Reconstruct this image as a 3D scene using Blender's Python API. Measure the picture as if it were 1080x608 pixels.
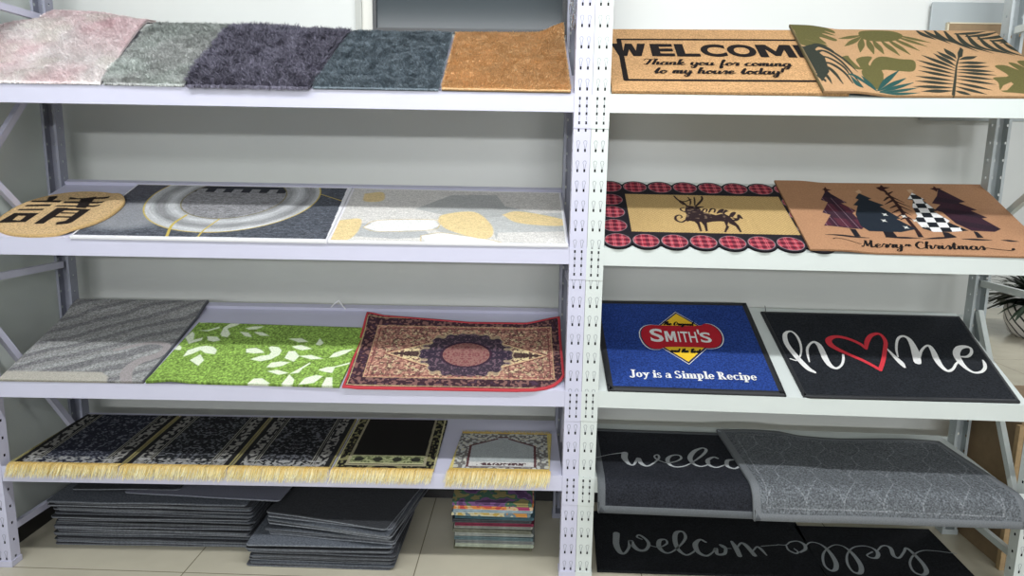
import bpy, math, random, json
import numpy as np
from mathutils import Vector, Matrix
from mathutils.geometry import tessellate_polygon

for o in list(bpy.data.objects): bpy.data.objects.remove(o)
SC = bpy.context.scene
COL = SC.collection
RNG = np.random.default_rng(7)
random.seed(7)

# ------------------------------------------------------------------ camera
cam_data = bpy.data.cameras.new('camera'); cam_data.sensor_width = 36.0
cam_data.lens = 730.3 / 1080 * 36; cam_data.clip_start = .05
cam = bpy.data.objects.new('camera', cam_data); COL.objects.link(cam)
F_ = Vector((-0.02413, 0.98538, -0.16868)); R_ = Vector((0.99947, 0.02744, 0.01732)); U_ = R_.cross(F_).normalized()
R_ = F_.cross(U_).normalized()
cam.matrix_world = Matrix(((R_.x, U_.x, -F_.x, 0), (R_.y, U_.y, -F_.y, 0), (R_.z, U_.z, -F_.z, 1.405), (0, 0, 0, 1)))
SC.camera = cam

# ------------------------------------------------------------------ light and exposure
SC.view_settings.view_transform = 'Standard'; SC.view_settings.look = 'None'
SC.view_settings.exposure = -0.12; SC.view_settings.gamma = 1.0
SC.view_settings.use_curve_mapping = False
w = bpy.data.worlds.new('shop_ambient'); SC.world = w; w.use_nodes = True
w.node_tree.nodes['Background'].inputs[0].default_value = (.93, .97, 1, 1)
w.node_tree.nodes['Background'].inputs[1].default_value = .35
def strip(name, loc, sx, sy, power, col=(.97, .985, 1), aim=None):
    l = bpy.data.lights.new(name, 'AREA'); l.shape = 'RECTANGLE'; l.size = sx; l.size_y = sy
    l.energy = power; l.color = col
    o = bpy.data.objects.new(name, l); o.location = loc; COL.objects.link(o)
    d = Vector(aim) - Vector(loc) if aim else Vector((0, 0, -1))
    o.rotation_euler = d.to_track_quat('-Z', 'Y').to_euler()
    return o
strip('ceiling_and_fill_strip', (0, 1.20, 2.85), 5.0, .07, 80, aim=(0, 1.9, .6))
strip('ceiling_and_fill_strip', (0, -2.4, 2.85), 5.0, .30, 55, aim=(0, 2.3, .9))
strip('ceiling_and_fill_strip', (0, -9.0, 2.75), 7.0, .30, 420, aim=(0, 2.3, 1.2))  # added low-angle fill, brightens the wall between the shelves
strip('ceiling_and_fill_strip', (4.6, 5.0, 2.95), 2.0, .30, 75)  # added fill for the dim far corner with the plant

# ------------------------------------------------------------------ helpers
def lin(c):
    c = np.asarray(c, float)
    return np.where(c <= .04045, c / 12.92, ((c + .055) / 1.055) ** 2.4)
def rgb(r, g, b): return (r / 255, g / 255, b / 255)
def mat(name, color, rough=.6, nscale=0, namt=0, bump=0, bscale=None, metal=0, spec=.5, attr=False, rnd=0, coat=0):
    m = bpy.data.materials.new(name); m.use_nodes = True
    nt = m.node_tree; b = nt.nodes['Principled BSDF']
    b.inputs['Roughness'].default_value = rough; b.inputs['Metallic'].default_value = metal
    b.inputs['Specular IOR Level'].default_value = spec; b.inputs['Coat Weight'].default_value = coat
    if attr:
        src = nt.nodes.new('ShaderNodeAttribute'); src.attribute_name = 'Col'; out = src.outputs['Color']
    else:
        src = nt.nodes.new('ShaderNodeRGB'); l = lin(color[:3]); src.outputs[0].default_value = (l[0], l[1], l[2], 1); out = src.outputs[0]
    tc = nt.nodes.new('ShaderNodeTexCoord')
    if nscale:
        n = nt.nodes.new('ShaderNodeTexNoise'); n.inputs['Scale'].default_value = nscale; n.inputs['Detail'].default_value = 3
        nt.links.new(tc.outputs['Object'], n.inputs['Vector'])
        mr = nt.nodes.new('ShaderNodeMapRange'); mr.inputs[1].default_value = .3; mr.inputs[2].default_value = .7
        mr.inputs[3].default_value = 1 - namt; mr.inputs[4].default_value = 1 + namt
        nt.links.new(n.outputs['Fac'], mr.inputs[0])
        mx = nt.nodes.new('ShaderNodeVectorMath'); mx.operation = 'SCALE'
        nt.links.new(out, mx.inputs[0]); nt.links.new(mr.outputs[0], mx.inputs['Scale']); out = mx.outputs[0]
    if rnd:
        oi = nt.nodes.new('ShaderNodeObjectInfo'); mr = nt.nodes.new('ShaderNodeMapRange')
        mr.inputs[3].default_value = 1 - rnd; mr.inputs[4].default_value = 1 + rnd
        nt.links.new(oi.outputs['Random'], mr.inputs[0])
        mx = nt.nodes.new('ShaderNodeVectorMath'); mx.operation = 'SCALE'
        nt.links.new(out, mx.inputs[0]); nt.links.new(mr.outputs[0], mx.inputs['Scale']); out = mx.outputs[0]
    nt.links.new(out, b.inputs['Base Color'])
    if bump:
        n = nt.nodes.new('ShaderNodeTexNoise'); n.inputs['Scale'].default_value = bscale or nscale or 200; n.inputs['Detail'].default_value = 2
        nt.links.new(tc.outputs['Object'], n.inputs['Vector'])
        bp = nt.nodes.new('ShaderNodeBump'); bp.inputs['Strength'].default_value = bump; bp.inputs['Distance'].default_value = .003
        nt.links.new(n.outputs['Fac'], bp.inputs['Height']); nt.links.new(bp.outputs[0], b.inputs['Normal'])
    return m
def tag(o, label=None, cat=None, group=None, kind=None):
    if label: o['label'] = label
    if cat: o['category'] = cat
    if group: o['group'] = group
    if kind: o['kind'] = kind
    return o
def empty(name, loc):
    o = bpy.data.objects.new(name, None); o.location = loc; o.empty_display_size = .05; COL.objects.link(o); return o
def link(name, me, mats, parent=None, loc=(0, 0, 0)):
    for m in (mats if isinstance(mats, (list, tuple)) else [mats]): me.materials.append(m)
    o = bpy.data.objects.new(name, me); COL.objects.link(o)
    if parent is not None: o.parent = parent
    o.location = loc
    return o
def mesh_np(name, V, Fq, smooth=False, midx=None):
    """V (n,3) array, Fq: list of faces or (m,4)/(m,3) array"""
    me = bpy.data.meshes.new(name); V = np.asarray(V, np.float32)
    if isinstance(Fq, np.ndarray):
        k = Fq.shape[1]; m = len(Fq)
        me.vertices.add(len(V)); me.vertices.foreach_set('co', V.ravel())
        me.loops.add(m * k); me.loops.foreach_set('vertex_index', Fq.astype(np.int32).ravel())
        me.polygons.add(m); me.polygons.foreach_set('loop_start', np.arange(0, m * k, k, dtype=np.int32))
        me.update(calc_edges=True)
    else:
        me.from_pydata(V.tolist(), [], Fq); me.update()
    if smooth: me.polygons.foreach_set('use_smooth', np.ones(len(me.polygons), bool))
    if midx is not None: me.polygons.foreach_set('material_index', np.asarray(midx, np.int32))
    me.validate()
    return me
def set_col(me, C):
    a = me.color_attributes.new('Col', 'FLOAT_COLOR', 'POINT')
    L = lin(np.clip(C, 0, 1)); a.data.foreach_set('color', np.hstack([L, np.ones((len(L), 1))]).astype(np.float32).ravel())
class MB:
    """collects boxes / bars / strips into one mesh"""
    def __init__(s): s.V = []; s.F = []; s.M = []
    def add(s, V, F, m=0):
        b = len(s.V); s.V += [tuple(map(float, v)) for v in V]; s.F += [tuple(b + i for i in f) for f in F]; s.M += [m] * len(F)
    def box(s, x0, x1, y0, y1, z0, z1, m=0, fn=None):
        V = [(x, y, z) for z in (z0, z1) for y in (y0, y1) for x in (x0, x1)]
        if fn: V = [fn(*v) for v in V]
        s.add(V, [(0, 2, 3, 1), (4, 5, 7, 6), (0, 1, 5, 4), (2, 6, 7, 3), (0, 4, 6, 2), (1, 3, 7, 5)], m)
    def bar(s, p, q, wx, wy, up=(1, 0, 0), m=0):
        p, q = Vector(p), Vector(q); d = (q - p).normalized(); a = Vector(up); a = (a - d * a.dot(d)).normalized(); b = d.cross(a)
        V = [c + a * i * wx / 2 + b * j * wy / 2 for c in (p, q) for i, j in ((-1, -1), (1, -1), (1, 1), (-1, 1))]
        s.add(V, [(3, 2, 1, 0), (4, 5, 6, 7), (0, 1, 5, 4), (1, 2, 6, 5), (2, 3, 7, 6), (3, 0, 4, 7)], m)
    def tube(s, pts, r, n=8, m=0):
        pts = [Vector(p) for p in pts]; N = len(pts); V = []; a = None
        for i, p in enumerate(pts):
            d = (pts[min(i + 1, N - 1)] - pts[max(i - 1, 0)]).normalized()
            if a is None: a = d.orthogonal().normalized()
            a = (a - d * a.dot(d)).normalized(); b = d.cross(a); rr = r[i] if isinstance(r, (list, tuple)) else r
            V += [p + (a * math.cos(2 * math.pi * k / n) + b * math.sin(2 * math.pi * k / n)) * rr for k in range(n)]
        F = [(i * n + k, i * n + (k + 1) % n, (i + 1) * n + (k + 1) % n, (i + 1) * n + k) for i in range(N - 1) for k in range(n)]
        F += [tuple(range(n))[::-1], tuple((N - 1) * n + k for k in range(n))]
        s.add(V, F, m)
    def lathe(s, prof, n=32, c=(0, 0), m=0):
        V = [(c[0] + r * math.cos(2 * math.pi * k / n), c[1] + r * math.sin(2 * math.pi * k / n), z) for r, z in prof for k in range(n)]
        F = [(i * n + k, i * n + (k + 1) % n, (i + 1) * n + (k + 1) % n, (i + 1) * n + k) for i in range(len(prof) - 1) for k in range(n)]
        s.add(V, F, m)
    def build(s, name, mats, parent=None, loc=(0, 0, 0), smooth=False, bevel=0):
        me = bpy.data.meshes.new(name); me.from_pydata(s.V, [], s.F); me.update()
        me.polygons.foreach_set('material_index', np.array(s.M, np.int32))
        if smooth: me.polygons.foreach_set('use_smooth', np.ones(len(s.F), bool))
        o = link(name, me, mats, parent, loc)
        if bevel:
            md = o.modifiers.new('bevel', 'BEVEL'); md.width = bevel; md.segments = 2; md.limit_method = 'ANGLE'
        return o
# value noise in the plane
_T = np.random.default_rng(3).random((256, 256))
def vn(x, y, sx=1., sy=None, seed=0):
    sy = sy or sx; x = np.asarray(x) / sx + 37.7 * seed + 1000; y = np.asarray(y) / sy + 91.3 * seed + 1000
    xi = np.floor(x).astype(int); yi = np.floor(y).astype(int); fx = x - xi; fy = y - yi
    fx = fx * fx * (3 - 2 * fx); fy = fy * fy * (3 - 2 * fy)
    g = lambda a, b: _T[a % 256, b % 256]
    return (g(xi, yi) * (1 - fx) + g(xi + 1, yi) * fx) * (1 - fy) + (g(xi, yi + 1) * (1 - fx) + g(xi + 1, yi + 1) * fx) * fy
def fbm(x, y, s, seed=0, n=3): return sum(vn(x, y, s / 2 ** i, seed=seed + i) / 2 ** (i + 1) for i in range(n)) / (1 - .5 ** n)
def ss(x, a, b):
    t = np.clip((x - a) / (b - a), 0, 1); return t * t * (3 - 2 * t)
def catmull(P, k=8):
    P = [np.array(p, float) for p in P]
    if len(P) < 3: return np.array([P[0] + (P[-1] - P[0]) * t for t in np.linspace(0, 1, k)])
    Q = [2 * P[0] - P[1]] + P + [2 * P[-1] - P[-2]]; out = []
    for i in range(1, len(Q) - 2):
        for t in np.linspace(0, 1, k, endpoint=False):
            a, b, c, d = Q[i - 1:i + 3]
            out.append(.5 * (2 * b + (c - a) * t + (2 * a - 5 * b + 4 * c - d) * t * t + (3 * b - a - 3 * c + d) * t ** 3))
    out.append(P[-1]); return np.array(out)
class Paint:
    """colour design of a woven / printed surface, in centimetres on the surface itself"""
    def __init__(s, X, Y, base):
        s.X, s.Y = X, Y; s.C = np.empty(X.shape + (3,)); s.C[:] = base
    def mix(s, m, c):
        m = np.asarray(m, float)[..., None]; s.C = s.C * (1 - m) + np.asarray(c, float) * m
    def polymask(s, P, soft=.12):
        P = np.array(P, float)[:, :2]; X, Y = s.X, s.Y
        out = np.zeros(X.shape); bb = (X > P[:, 0].min() - 1) & (X < P[:, 0].max() + 1) & (Y > P[:, 1].min() - 1) & (Y < P[:, 1].max() + 1)
        x, y = X[bb], Y[bb]; ins = np.zeros(x.shape, bool); d2 = np.full(x.shape, 1e9)
        for a, b in zip(P, np.roll(P, -1, 0)):
            if a[1] != b[1]:
                cr = ((a[1] > y) != (b[1] > y)) & (x < (b[0] - a[0]) * (y - a[1]) / (b[1] - a[1]) + a[0]); ins ^= cr
            e = b - a; t = np.clip(((x - a[0]) * e[0] + (y - a[1]) * e[1]) / (e @ e + 1e-9), 0, 1)
            d2 = np.minimum(d2, (x - a[0] - t * e[0]) ** 2 + (y - a[1] - t * e[1]) ** 2)
        d = np.sqrt(d2) * np.where(ins, 1, -1); out[bb] = ss(d, -soft, soft); return out
    def poly(s, P, c, soft=.12):
        m = s.polymask(P, soft); s.mix(m, c); return m
    def strokemask(s, P, w=None, soft=.1, smooth=True):
        P = np.array(P, float)
        if P.shape[1] == 2: P = np.hstack([P, np.full((len(P), 1), w)])
        if smooth and len(P) > 2: P = catmull(P, 6)
        out = np.zeros(s.X.shape)
        for a, b in zip(P[:-1], P[1:]):
            r = max(abs(a[2]), abs(b[2])) / 2 + .5
            bb = (s.X > min(a[0], b[0]) - r) & (s.X < max(a[0], b[0]) + r) & (s.Y > min(a[1], b[1]) - r) & (s.Y < max(a[1], b[1]) + r)
            x, y = s.X[bb], s.Y[bb]; e = b[:2] - a[:2]
            t = np.clip(((x - a[0]) * e[0] + (y - a[1]) * e[1]) / (e @ e + 1e-9), 0, 1)
            d = np.hypot(x - a[0] - t * e[0], y - a[1] - t * e[1]); ww = (a[2] + (b[2] - a[2]) * t) / 2
            out[bb] = np.maximum(out[bb], 1 - ss(d - ww, -soft, soft))
        return out
    def stroke(s, P, c, w=None, soft=.1, smooth=True): s.mix(s.strokemask(P, w, soft, smooth), c)

T = json.loads('''{"C_pink":[[-190.0,-3.2],[-152.2,-1.5],[-160.6,60.7],[-208.8,70.0]],"C_sage":[[-152.2,-1.5],[-126.6,-1.8],[-130.1,55.6],[-160.6,60.7]],"C_plum":[[-126.0,
-3.3],[-86.3,-5.2],[-84.2,54.8],[-130.5,59.0]],"C_slate":[[-87.3,-3.8],[-47.2,-4.2],[-46.6,52.5],[-84.7,53.6]],"C_tan":[[-47.2,-4.2],[-6.7,-4.6],[-5.2,
59.2],[-46.7,54.6]],"C_welc":[[4.6,-1.7],[70.5,-0.5],[73.9,53.0],[3.6,51.5]],"C_palm":[[69.4,-0.5],[134.7,0.6],[149.8,53.7],[73.6,55.9]],"C_qing":[[-162.8,
29.3],[-160.1,22.5],[-161.0,14.3],[-164.9,5.7],[-168.7,0.4],[-174.8,-1.2],[-187.6,-2.1],[-168.0,33.5],[-179.0,38.5],[-190.8,38.9],[-194.8,32.3],[-198.2,
25.5],[-199.3,15.8]],"C_ring":[[-166.0,-0.2],[-83.3,-3.8],[-85.0,47.8],[-164.7,47.0]],"C_beige":[[-83.5,-3.1],[-6.3,-2.1],[-4.8,43.9],[-85.2,46.8]],"C_deer":[[5.4,
-0.9],[70.9,-0.3],[71.6,50.4],[7.8,49.4]],"C_merry":[[70.1,0.2],[142.9,-0.5],[148.0,52.1],[71.6,50.4]],"C_wave":[[-195.5,-1.7],[-145.7,-0.8],[-142.3,48.1],
[-196.1,49.8]],"C_green":[[-145.7,-0.8],[-80.4,-2.0],[-77.7,33.6],[-141.7,35.4]],"C_pers":[[-79.3,-1.5],[-5.6,-0.5],[-1.5,39.8],[-79.6,41.9]],"C_smith":[[8.6,
-0.5],[67.1,0.5],[65.7,52.7],[6.8,51.3]],"C_home":[[71.8,-0.1],[141.7,1.0],[143.9,47.0],[70.1,46.6]],"C_p1":[[-192.8,0.2],[-156.3,1.6],[-159.3,43.7],[-193.7,
43.1]],"C_p2":[[-156.3,1.6],[-119.5,1.6],[-119.9,43.5],[-159.3,43.7]],"C_p3":[[-119.5,1.6],[-84.6,1.5],[-84.9,42.2],[-119.9,43.5]],"C_p4":[[-84.6,1.5],
[-49.4,0.7],[-48.5,43.7],[-84.9,42.2]],"C_p5":[[-46.2,0.8],[-10.4,0.8],[-6.4,32.1],[-42.4,33.2]],"C_w1":[[6.8,-6.5],[57.1,-6.3],[56.1,39.4],[7.3,36.1]],
"C_g1":[[56.6,-2.5],[144.1,2.7],[139.2,37.0],[56.1,39.4]],"C_A":[[30.5,269.1],[112.5,274.1],[106.8,227.0]],"C_B":[[107.3,262.0],[162.9,262.3],[160.7,229.9]],
"home":[[[73.4,19.0,0.5],[75.5,18.3,0.6],[77.8,21.7,0.6],[79.2,26.6,0.8],[79.4,31.7,0.9],[78.3,34.6,0.8],[76.5,34.4,1.1],[75.0,32.0,1.6],[74.5,26.9,1.8],
[76.0,20.0,1.9],[78.0,14.2,1.9],[79.8,12.1,1.0]],[[79.6,17.6,0.4],[80.1,21.3,0.8],[81.1,25.1,0.9],[83.1,28.0,0.8],[84.8,28.8,1.2],[85.8,26.9,1.8],[85.8,
23.1,2.1],[85.7,18.9,2.1],[86.3,15.7,1.7],[87.9,14.6,1.0],[90.1,16.3,0.8],[91.7,19.2,0.9],[92.6,22.0,0.8]],[[109.3,26.2,0.5],[110.1,22.4,1.3],[111.1,18.5,
1.9],[111.4,16.3,0.9]],[[111.4,21.9,0.5],[112.5,26.1,0.8],[114.7,31.0,0.9],[116.7,33.4,1.0],[118.5,33.7,1.1],[119.4,31.8,1.6],[119.1,27.6,2.3],[118.2,23.4,
2.7],[117.0,19.3,2.5]],[[118.5,21.7,1.1],[121.0,25.6,0.9],[123.5,28.2,0.8],[125.0,28.4,1.3],[125.0,25.5,1.8],[124.3,21.4,2.1],[124.2,17.5,1.7],[125.2,15.0,
1.2],[127.4,16.0,0.9],[129.6,18.6,0.8],[130.7,19.7,0.7]],[[133.4,22.9,0.7],[135.7,23.1,1.0],[138.0,25.2,1.0],[139.0,27.8,1.0],[137.6,28.7,1.5],[134.9,27.7,
2.1],[132.5,24.4,2.3],[131.8,20.1,2.1],[132.3,16.7,1.4],[133.8,14.6,1.0],[136.4,15.0,1.0],[138.6,17.0,1.1],[139.7,19.3,1.1],[140.1,21.3,0.6]]],"heart":[[[102.2,
14.7,1.4],[98.8,18.7,1.4],[94.7,22.2,1.5],[91.6,25.0,1.9],[89.9,27.7,2.3],[90.3,30.5,2.1],[93.3,32.3,1.6],[97.1,31.4,1.5],[100.6,28.5,1.4],[101.8,25.8,
1.1]],[[101.8,25.8,1.1],[103.7,30.0,1.7],[106.3,33.5,1.6],[109.1,34.8,1.3],[110.3,33.6,1.2],[110.2,30.1,1.4],[108.2,25.3,1.4],[105.3,19.3,1.4],[102.4,14.3,
1.4]]],"w1t":[[[4.2,12.4,0.4],[7.2,13.6,0.4],[12.0,16.2,0.4],[16.7,18.0,0.7]],[[17.5,17.7,2.3],[17.0,13.5,2.2],[18.1,9.2,1.2],[19.7,8.8,0.8],[21.9,13.9,
1.3],[22.4,10.1,1.6],[24.1,8.1,0.9],[26.5,10.1,0.7],[29.3,14.5,0.8],[29.4,17.4,0.7],[28.0,16.3,0.6],[28.3,13.9,0.7],[30.1,12.0,0.4],[31.9,11.2,0.6],[35.1,
12.6,0.6],[37.4,15.2,0.8],[37.0,17.7,0.7],[34.4,17.2,0.9],[32.4,14.2,1.5],[32.3,10.4,1.2],[34.1,8.3,0.8],[37.4,9.2,0.6],[41.1,12.7,0.6],[45.8,18.7,1.0],
[48.0,23.0,1.1],[46.8,24.5,0.8],[43.3,21.4,1.6],[40.7,16.0,1.8],[40.9,11.6,1.3],[42.9,9.4,0.8],[45.6,10.7,0.6],[47.1,13.2,0.5]],[[50.7,16.3,0.8],[49.2,
17.1,0.9],[46.6,14.3,1.5],[46.5,10.5,1.2],[48.6,9.1,0.7],[51.8,11.2,0.5]],[[55.9,15.6,0.8],[53.7,14.7,1.4],[52.6,10.5,1.3],[54.4,8.7,0.8],[56.5,10.2,0.9],
[58.7,14.2,1.0],[57.8,16.1,0.7],[55.9,15.6,0.7]]],"w2t":[[[36.3,251.5,2.6],[35.3,243.6,2.4],[36.1,238.1,1.8],[37.8,237.7,1.1],[39.8,241.6,1.1],[41.1,246.4,
1.7],[41.6,243.4,1.9],[43.2,240.1,1.6],[45.8,240.3,1.3],[47.7,244.3,1.3],[47.1,248.2,1.1],[45.1,251.0,0.9],[44.0,249.4,0.7],[45.7,247.8,0.5]],[[47.6,243.7,
0.5],[51.2,242.5,0.5],[54.7,245.2,0.9],[54.7,248.1,0.8],[52.4,247.4,1.6],[51.3,242.8,1.8],[52.7,239.0,1.2],[55.4,239.4,0.7],[60.1,245.0,0.9],[62.9,250.3,
1.2],[62.7,254.5,1.0],[60.1,253.7,1.7],[58.4,248.3,1.9],[58.2,241.5,1.6],[60.3,237.7,1.0],[63.3,239.6,0.8],[64.6,241.4,0.7]],[[69.9,247.2,1.0],[68.2,248.9,
1.1],[65.5,245.3,2.0],[65.4,239.8,1.7],[67.8,237.5,1.1],[70.8,240.1,0.7],[72.7,242.9,1.3],[72.2,238.9,1.3],[75.0,239.4,1.3],[76.4,243.7,1.2],[74.9,245.6,
0.9],[75.8,243.4,0.5],[78.4,243.1,0.4]],[[80.1,248.2,1.1],[80.4,243.9,2.0],[80.2,238.2,1.8]],[[80.6,243.4,0.6],[83.4,247.2,1.0],[84.9,245.3,1.7],[85.9,
238.8,1.7]],[[86.3,242.0,0.6],[88.7,244.9,0.8],[89.7,243.3,1.2],[90.4,239.2,0.6]],[[90.5,245.4,0.5],[93.9,246.1,0.4],[96.9,246.6,0.5]]],"het":[[[97.1,246.9,
0.4],[100.3,246.9,0.4],[102.8,249.2,0.7],[105.9,249.9,0.7],[107.5,247.6,1.3],[106.6,244.3,1.2],[103.9,242.0,0.9]],[[100.3,246.9,0.5],[100.0,243.3,0.8],
[101.8,241.1,0.9],[103.1,242.2,0.7],[102.5,244.4,0.5]],[[107.3,246.3,0.6],[110.6,249.4,0.6],[113.7,248.3,0.7],[115.0,243.9,1.3],[114.5,236.4,1.7],[112.5,
231.5,1.6],[110.3,230.3,1.0],[109.4,233.7,0.8],[111.4,239.9,0.9],[114.6,244.5,0.6],[119.2,248.0,0.5],[122.2,246.9,0.6],[123.3,241.8,1.4],[122.7,234.4,1.7],
[120.3,229.4,1.6],[118.0,230.1,0.8],[118.4,235.4,0.9],[121.2,241.7,0.7],[125.4,246.4,0.6],[129.6,247.9,0.6],[132.5,246.8,0.7],[133.3,243.6,1.4],[131.3,
240.0,1.3],[129.1,239.6,0.8],[128.3,241.4,0.6],[131.4,243.8,0.7]],[[133.9,244.9,0.6],[136.9,248.0,0.7],[138.9,248.5,0.9],[139.7,246.6,1.4],[138.2,241.6,
1.4],[139.5,240.2,0.9],[143.3,244.2,0.9],[145.9,247.2,1.1],[146.5,243.1,1.3],[146.2,236.3,1.5],[144.7,231.5,1.6],[142.0,229.3,1.1],[140.1,231.3,0.8],[141.6,
236.7,0.8],[145.6,242.0,0.7],[150.6,245.6,0.5],[155.6,245.9,0.4],[162.9,244.4,0.5]]],"qing":[[[-191.9,31.8],[-189.5,32.8],[-188.5,31.4],[-188.5,26.8],[-190.4,
27.9]],[[-195.5,27.9],[-185.4,28.7],[-185.0,26.8],[-195.3,26.5]],[[-194.9,24.1],[-186.7,25.2],[-186.5,23.3],[-194.9,22.6]],[[-195.2,20.4],[-187.0,21.0],
[-187.0,19.6],[-195.5,19.2]],[[-184.3,31.8],[-180.7,30.8],[-170.2,32.8],[-169.6,30.9],[-183.5,29.6]],[[-183.9,27.9],[-169.4,27.9],[-169.5,26.3],[-183.7,
26.1]],[[-184.3,24.1],[-169.1,24.8],[-169.1,23.2],[-184.9,23.0]],[[-179.7,30.7],[-175.0,32.7],[-173.2,22.0],[-176.8,22.3]],[[-183.1,22.0],[-179.3,22.1],
[-180.1,8.7],[-183.1,8.3]],[[-183.1,22.0],[-170.9,21.2],[-171.1,19.7],[-182.7,19.9]],[[-174.4,21.4],[-170.9,21.2],[-171.1,10.6],[-171.9,9.1],[-175.5,7.9],
[-176.5,9.9],[-174.1,11.5]],[[-179.6,18.2],[-173.2,18.1],[-173.1,17.1],[-179.3,17.0]],[[-180.3,15.1],[-173.6,14.9],[-173.3,13.7],[-180.0,13.8]]],"qingbox":[[[-194.9,
16.9],[-186.5,17.3],[-186.7,9.7],[-195.5,8.7]]],"qinghole":[[[-192.3,14.8],[-189.5,14.7],[-189.2,10.8],[-191.9,11.2]]],"leaf":[[[-141.5,35.5],[-137.7,35.9],
[-137.8,35.0],[-140.8,34.7]],[[-139.8,29.9],[-136.4,30.2],[-133.0,32.6],[-132.4,31.7],[-136.1,29.4]],[[-130.8,27.9],[-131.1,32.1],[-129.4,34.9],[-125.4,
36.0],[-126.4,33.8],[-129.5,31.4],[-127.2,28.0],[-127.5,25.8],[-129.9,26.5]],[[-135.1,26.3],[-131.4,26.1],[-129.3,23.9],[-131.5,22.9],[-133.9,23.8]],[[-140.8,
22.8],[-136.3,25.5],[-136.0,23.7],[-139.8,21.4]],[[-138.7,13.7],[-138.6,17.5],[-135.7,19.6],[-133.1,20.4],[-130.3,19.8],[-128.3,17.9],[-128.1,15.4],[-131.8,
16.0],[-134.1,17.7],[-136.4,15.2]],[[-135.5,11.8],[-133.2,15.3],[-130.6,11.9],[-131.3,8.6]],[[-143.7,17.8],[-142.8,20.6],[-141.4,19.2],[-141.1,17.5]],[[-142.7,
25.3],[-141.6,29.1],[-140.2,27.7],[-139.1,24.0],[-140.8,22.8]],[[-123.1,32.0],[-117.0,33.3],[-117.1,32.2],[-121.5,31.1]],[[-124.3,29.6],[-120.8,29.0],[-118.6,
26.1],[-121.4,26.7]],[[-118.7,29.1],[-114.6,28.4],[-114.0,27.1],[-116.0,27.3]],[[-122.6,31.9],[-120.3,33.2],[-116.5,33.2],[-118.7,31.2],[-121.4,30.9]],
[[-119.1,29.6],[-115.8,29.4],[-112.3,27.1],[-116.1,27.5]],[[-121.6,28.7],[-119.3,27.5],[-119.2,26.3],[-120.9,26.7]],[[-105.1,25.7],[-100.6,26.1],[-97.3,
23.9],[-100.8,23.4]],[[-94.4,22.4],[-93.8,26.3],[-91.7,23.3],[-92.7,21.7]],[[-102.6,21.0],[-99.5,21.9],[-94.9,19.7],[-98.2,18.7],[-100.6,19.4]],[[-118.3,
19.0],[-115.0,19.7],[-112.5,18.3],[-111.1,16.8],[-114.7,16.3],[-117.6,16.8]],[[-114.9,12.9],[-112.1,14.9],[-109.2,15.6],[-108.8,17.1],[-110.6,20.0],[-109.9,
20.8],[-107.1,20.3],[-105.4,18.3],[-105.5,15.7],[-107.6,13.1],[-111.1,11.8]],[[-103.2,13.9],[-102.9,18.0],[-100.7,18.2],[-98.3,15.2],[-99.4,11.9]],[[-98.6,
15.3],[-94.4,16.0],[-89.5,14.0],[-93.7,13.4]],[[-87.7,14.7],[-86.7,17.3],[-84.0,19.1],[-80.2,20.0],[-82.3,17.3],[-84.9,15.2]],[[-107.9,8.5],[-107.0,11.2],
[-103.8,12.0],[-100.6,11.6],[-102.6,9.5],[-105.3,8.5]],[[-107.0,6.4],[-103.7,7.3],[-99.3,5.6],[-102.4,4.5]],[[-99.0,5.1],[-95.9,8.8],[-93.7,11.8],[-93.3,
11.0],[-95.3,8.1],[-96.0,5.7]],[[-100.1,-0.4],[-98.9,4.9],[-96.4,2.0],[-96.3,-0.5],[-98.7,-1.1]],[[-94.4,-0.6],[-93.1,3.1],[-89.8,4.8],[-87.3,4.2],[-89.5,
0.5],[-92.3,-0.2]],[[-89.8,7.6],[-87.4,9.2],[-84.9,9.5],[-79.1,12.5],[-78.9,11.5],[-84.4,9.1],[-84.6,6.0],[-87.7,6.6]],[[-86.7,-1.7],[-86.1,3.6],[-84.0,
3.6],[-82.7,-2.1]],[[-111.6,-0.8],[-110.1,2.3],[-107.3,2.5],[-103.9,-0.2],[-106.5,-1.3]]],"pleaf":[[[73.4,56.3],[81.3,57.0],[87.8,53.4],[88.1,49.8],[84.5,
50.9],[87.6,47.4],[82.7,47.9],[86.8,43.8],[85.2,41.5],[80.7,43.7],[81.5,37.5],[77.4,39.6],[75.3,41.3],[81.5,35.8],[72.7,36.1],[73.5,49.5]],[[83.2,26.2],
[86.1,28.9],[86.1,26.3],[86.7,20.7],[87.5,18.2],[85.0,17.6],[83.7,21.1]],[[88.1,26.3],[91.1,29.3],[94.3,29.1],[91.2,23.3],[91.2,19.8],[87.4,17.7],[87.6,
22.2]],[[93.8,26.4],[97.8,29.7],[102.8,27.7],[106.9,26.8],[105.8,21.7],[103.1,17.6],[98.5,18.0],[93.9,18.4],[91.1,12.5],[89.8,17.8]],[[87.4,17.7],[93.7,
17.9],[89.3,5.1],[86.5,3.2],[85.5,9.6]],[[98.8,53.1],[108.5,53.3],[111.6,49.7],[109.2,45.5],[104.1,43.1],[97.6,44.1],[96.3,48.8]],[[131.0,22.3],[134.6,
23.4],[136.9,20.0],[138.5,17.6],[141.4,15.7],[134.9,2.8],[127.4,2.6],[124.3,3.8],[126.3,9.7],[126.5,13.5],[131.9,15.0]],[[140.1,26.6],[143.2,27.2],[145.9,
24.7],[143.4,19.7],[140.4,21.5]],[[136.8,25.5],[139.1,24.5],[140.7,18.1],[138.2,17.1],[137.0,21.0]]],"phole":[[[124.0,3.8],[127.0,7.9],[130.4,10.3],[130.5,
8.9],[126.4,4.3]]],"fan_o":[[[97.0,48.8,0.6],[87.9,44.8,0.3]],[[96.6,47.6,0.6],[88.0,37.9,0.3]],[[96.6,46.4,0.6],[91.8,33.3,0.5]],[[98.0,45.3,0.6],[95.8,
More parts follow.
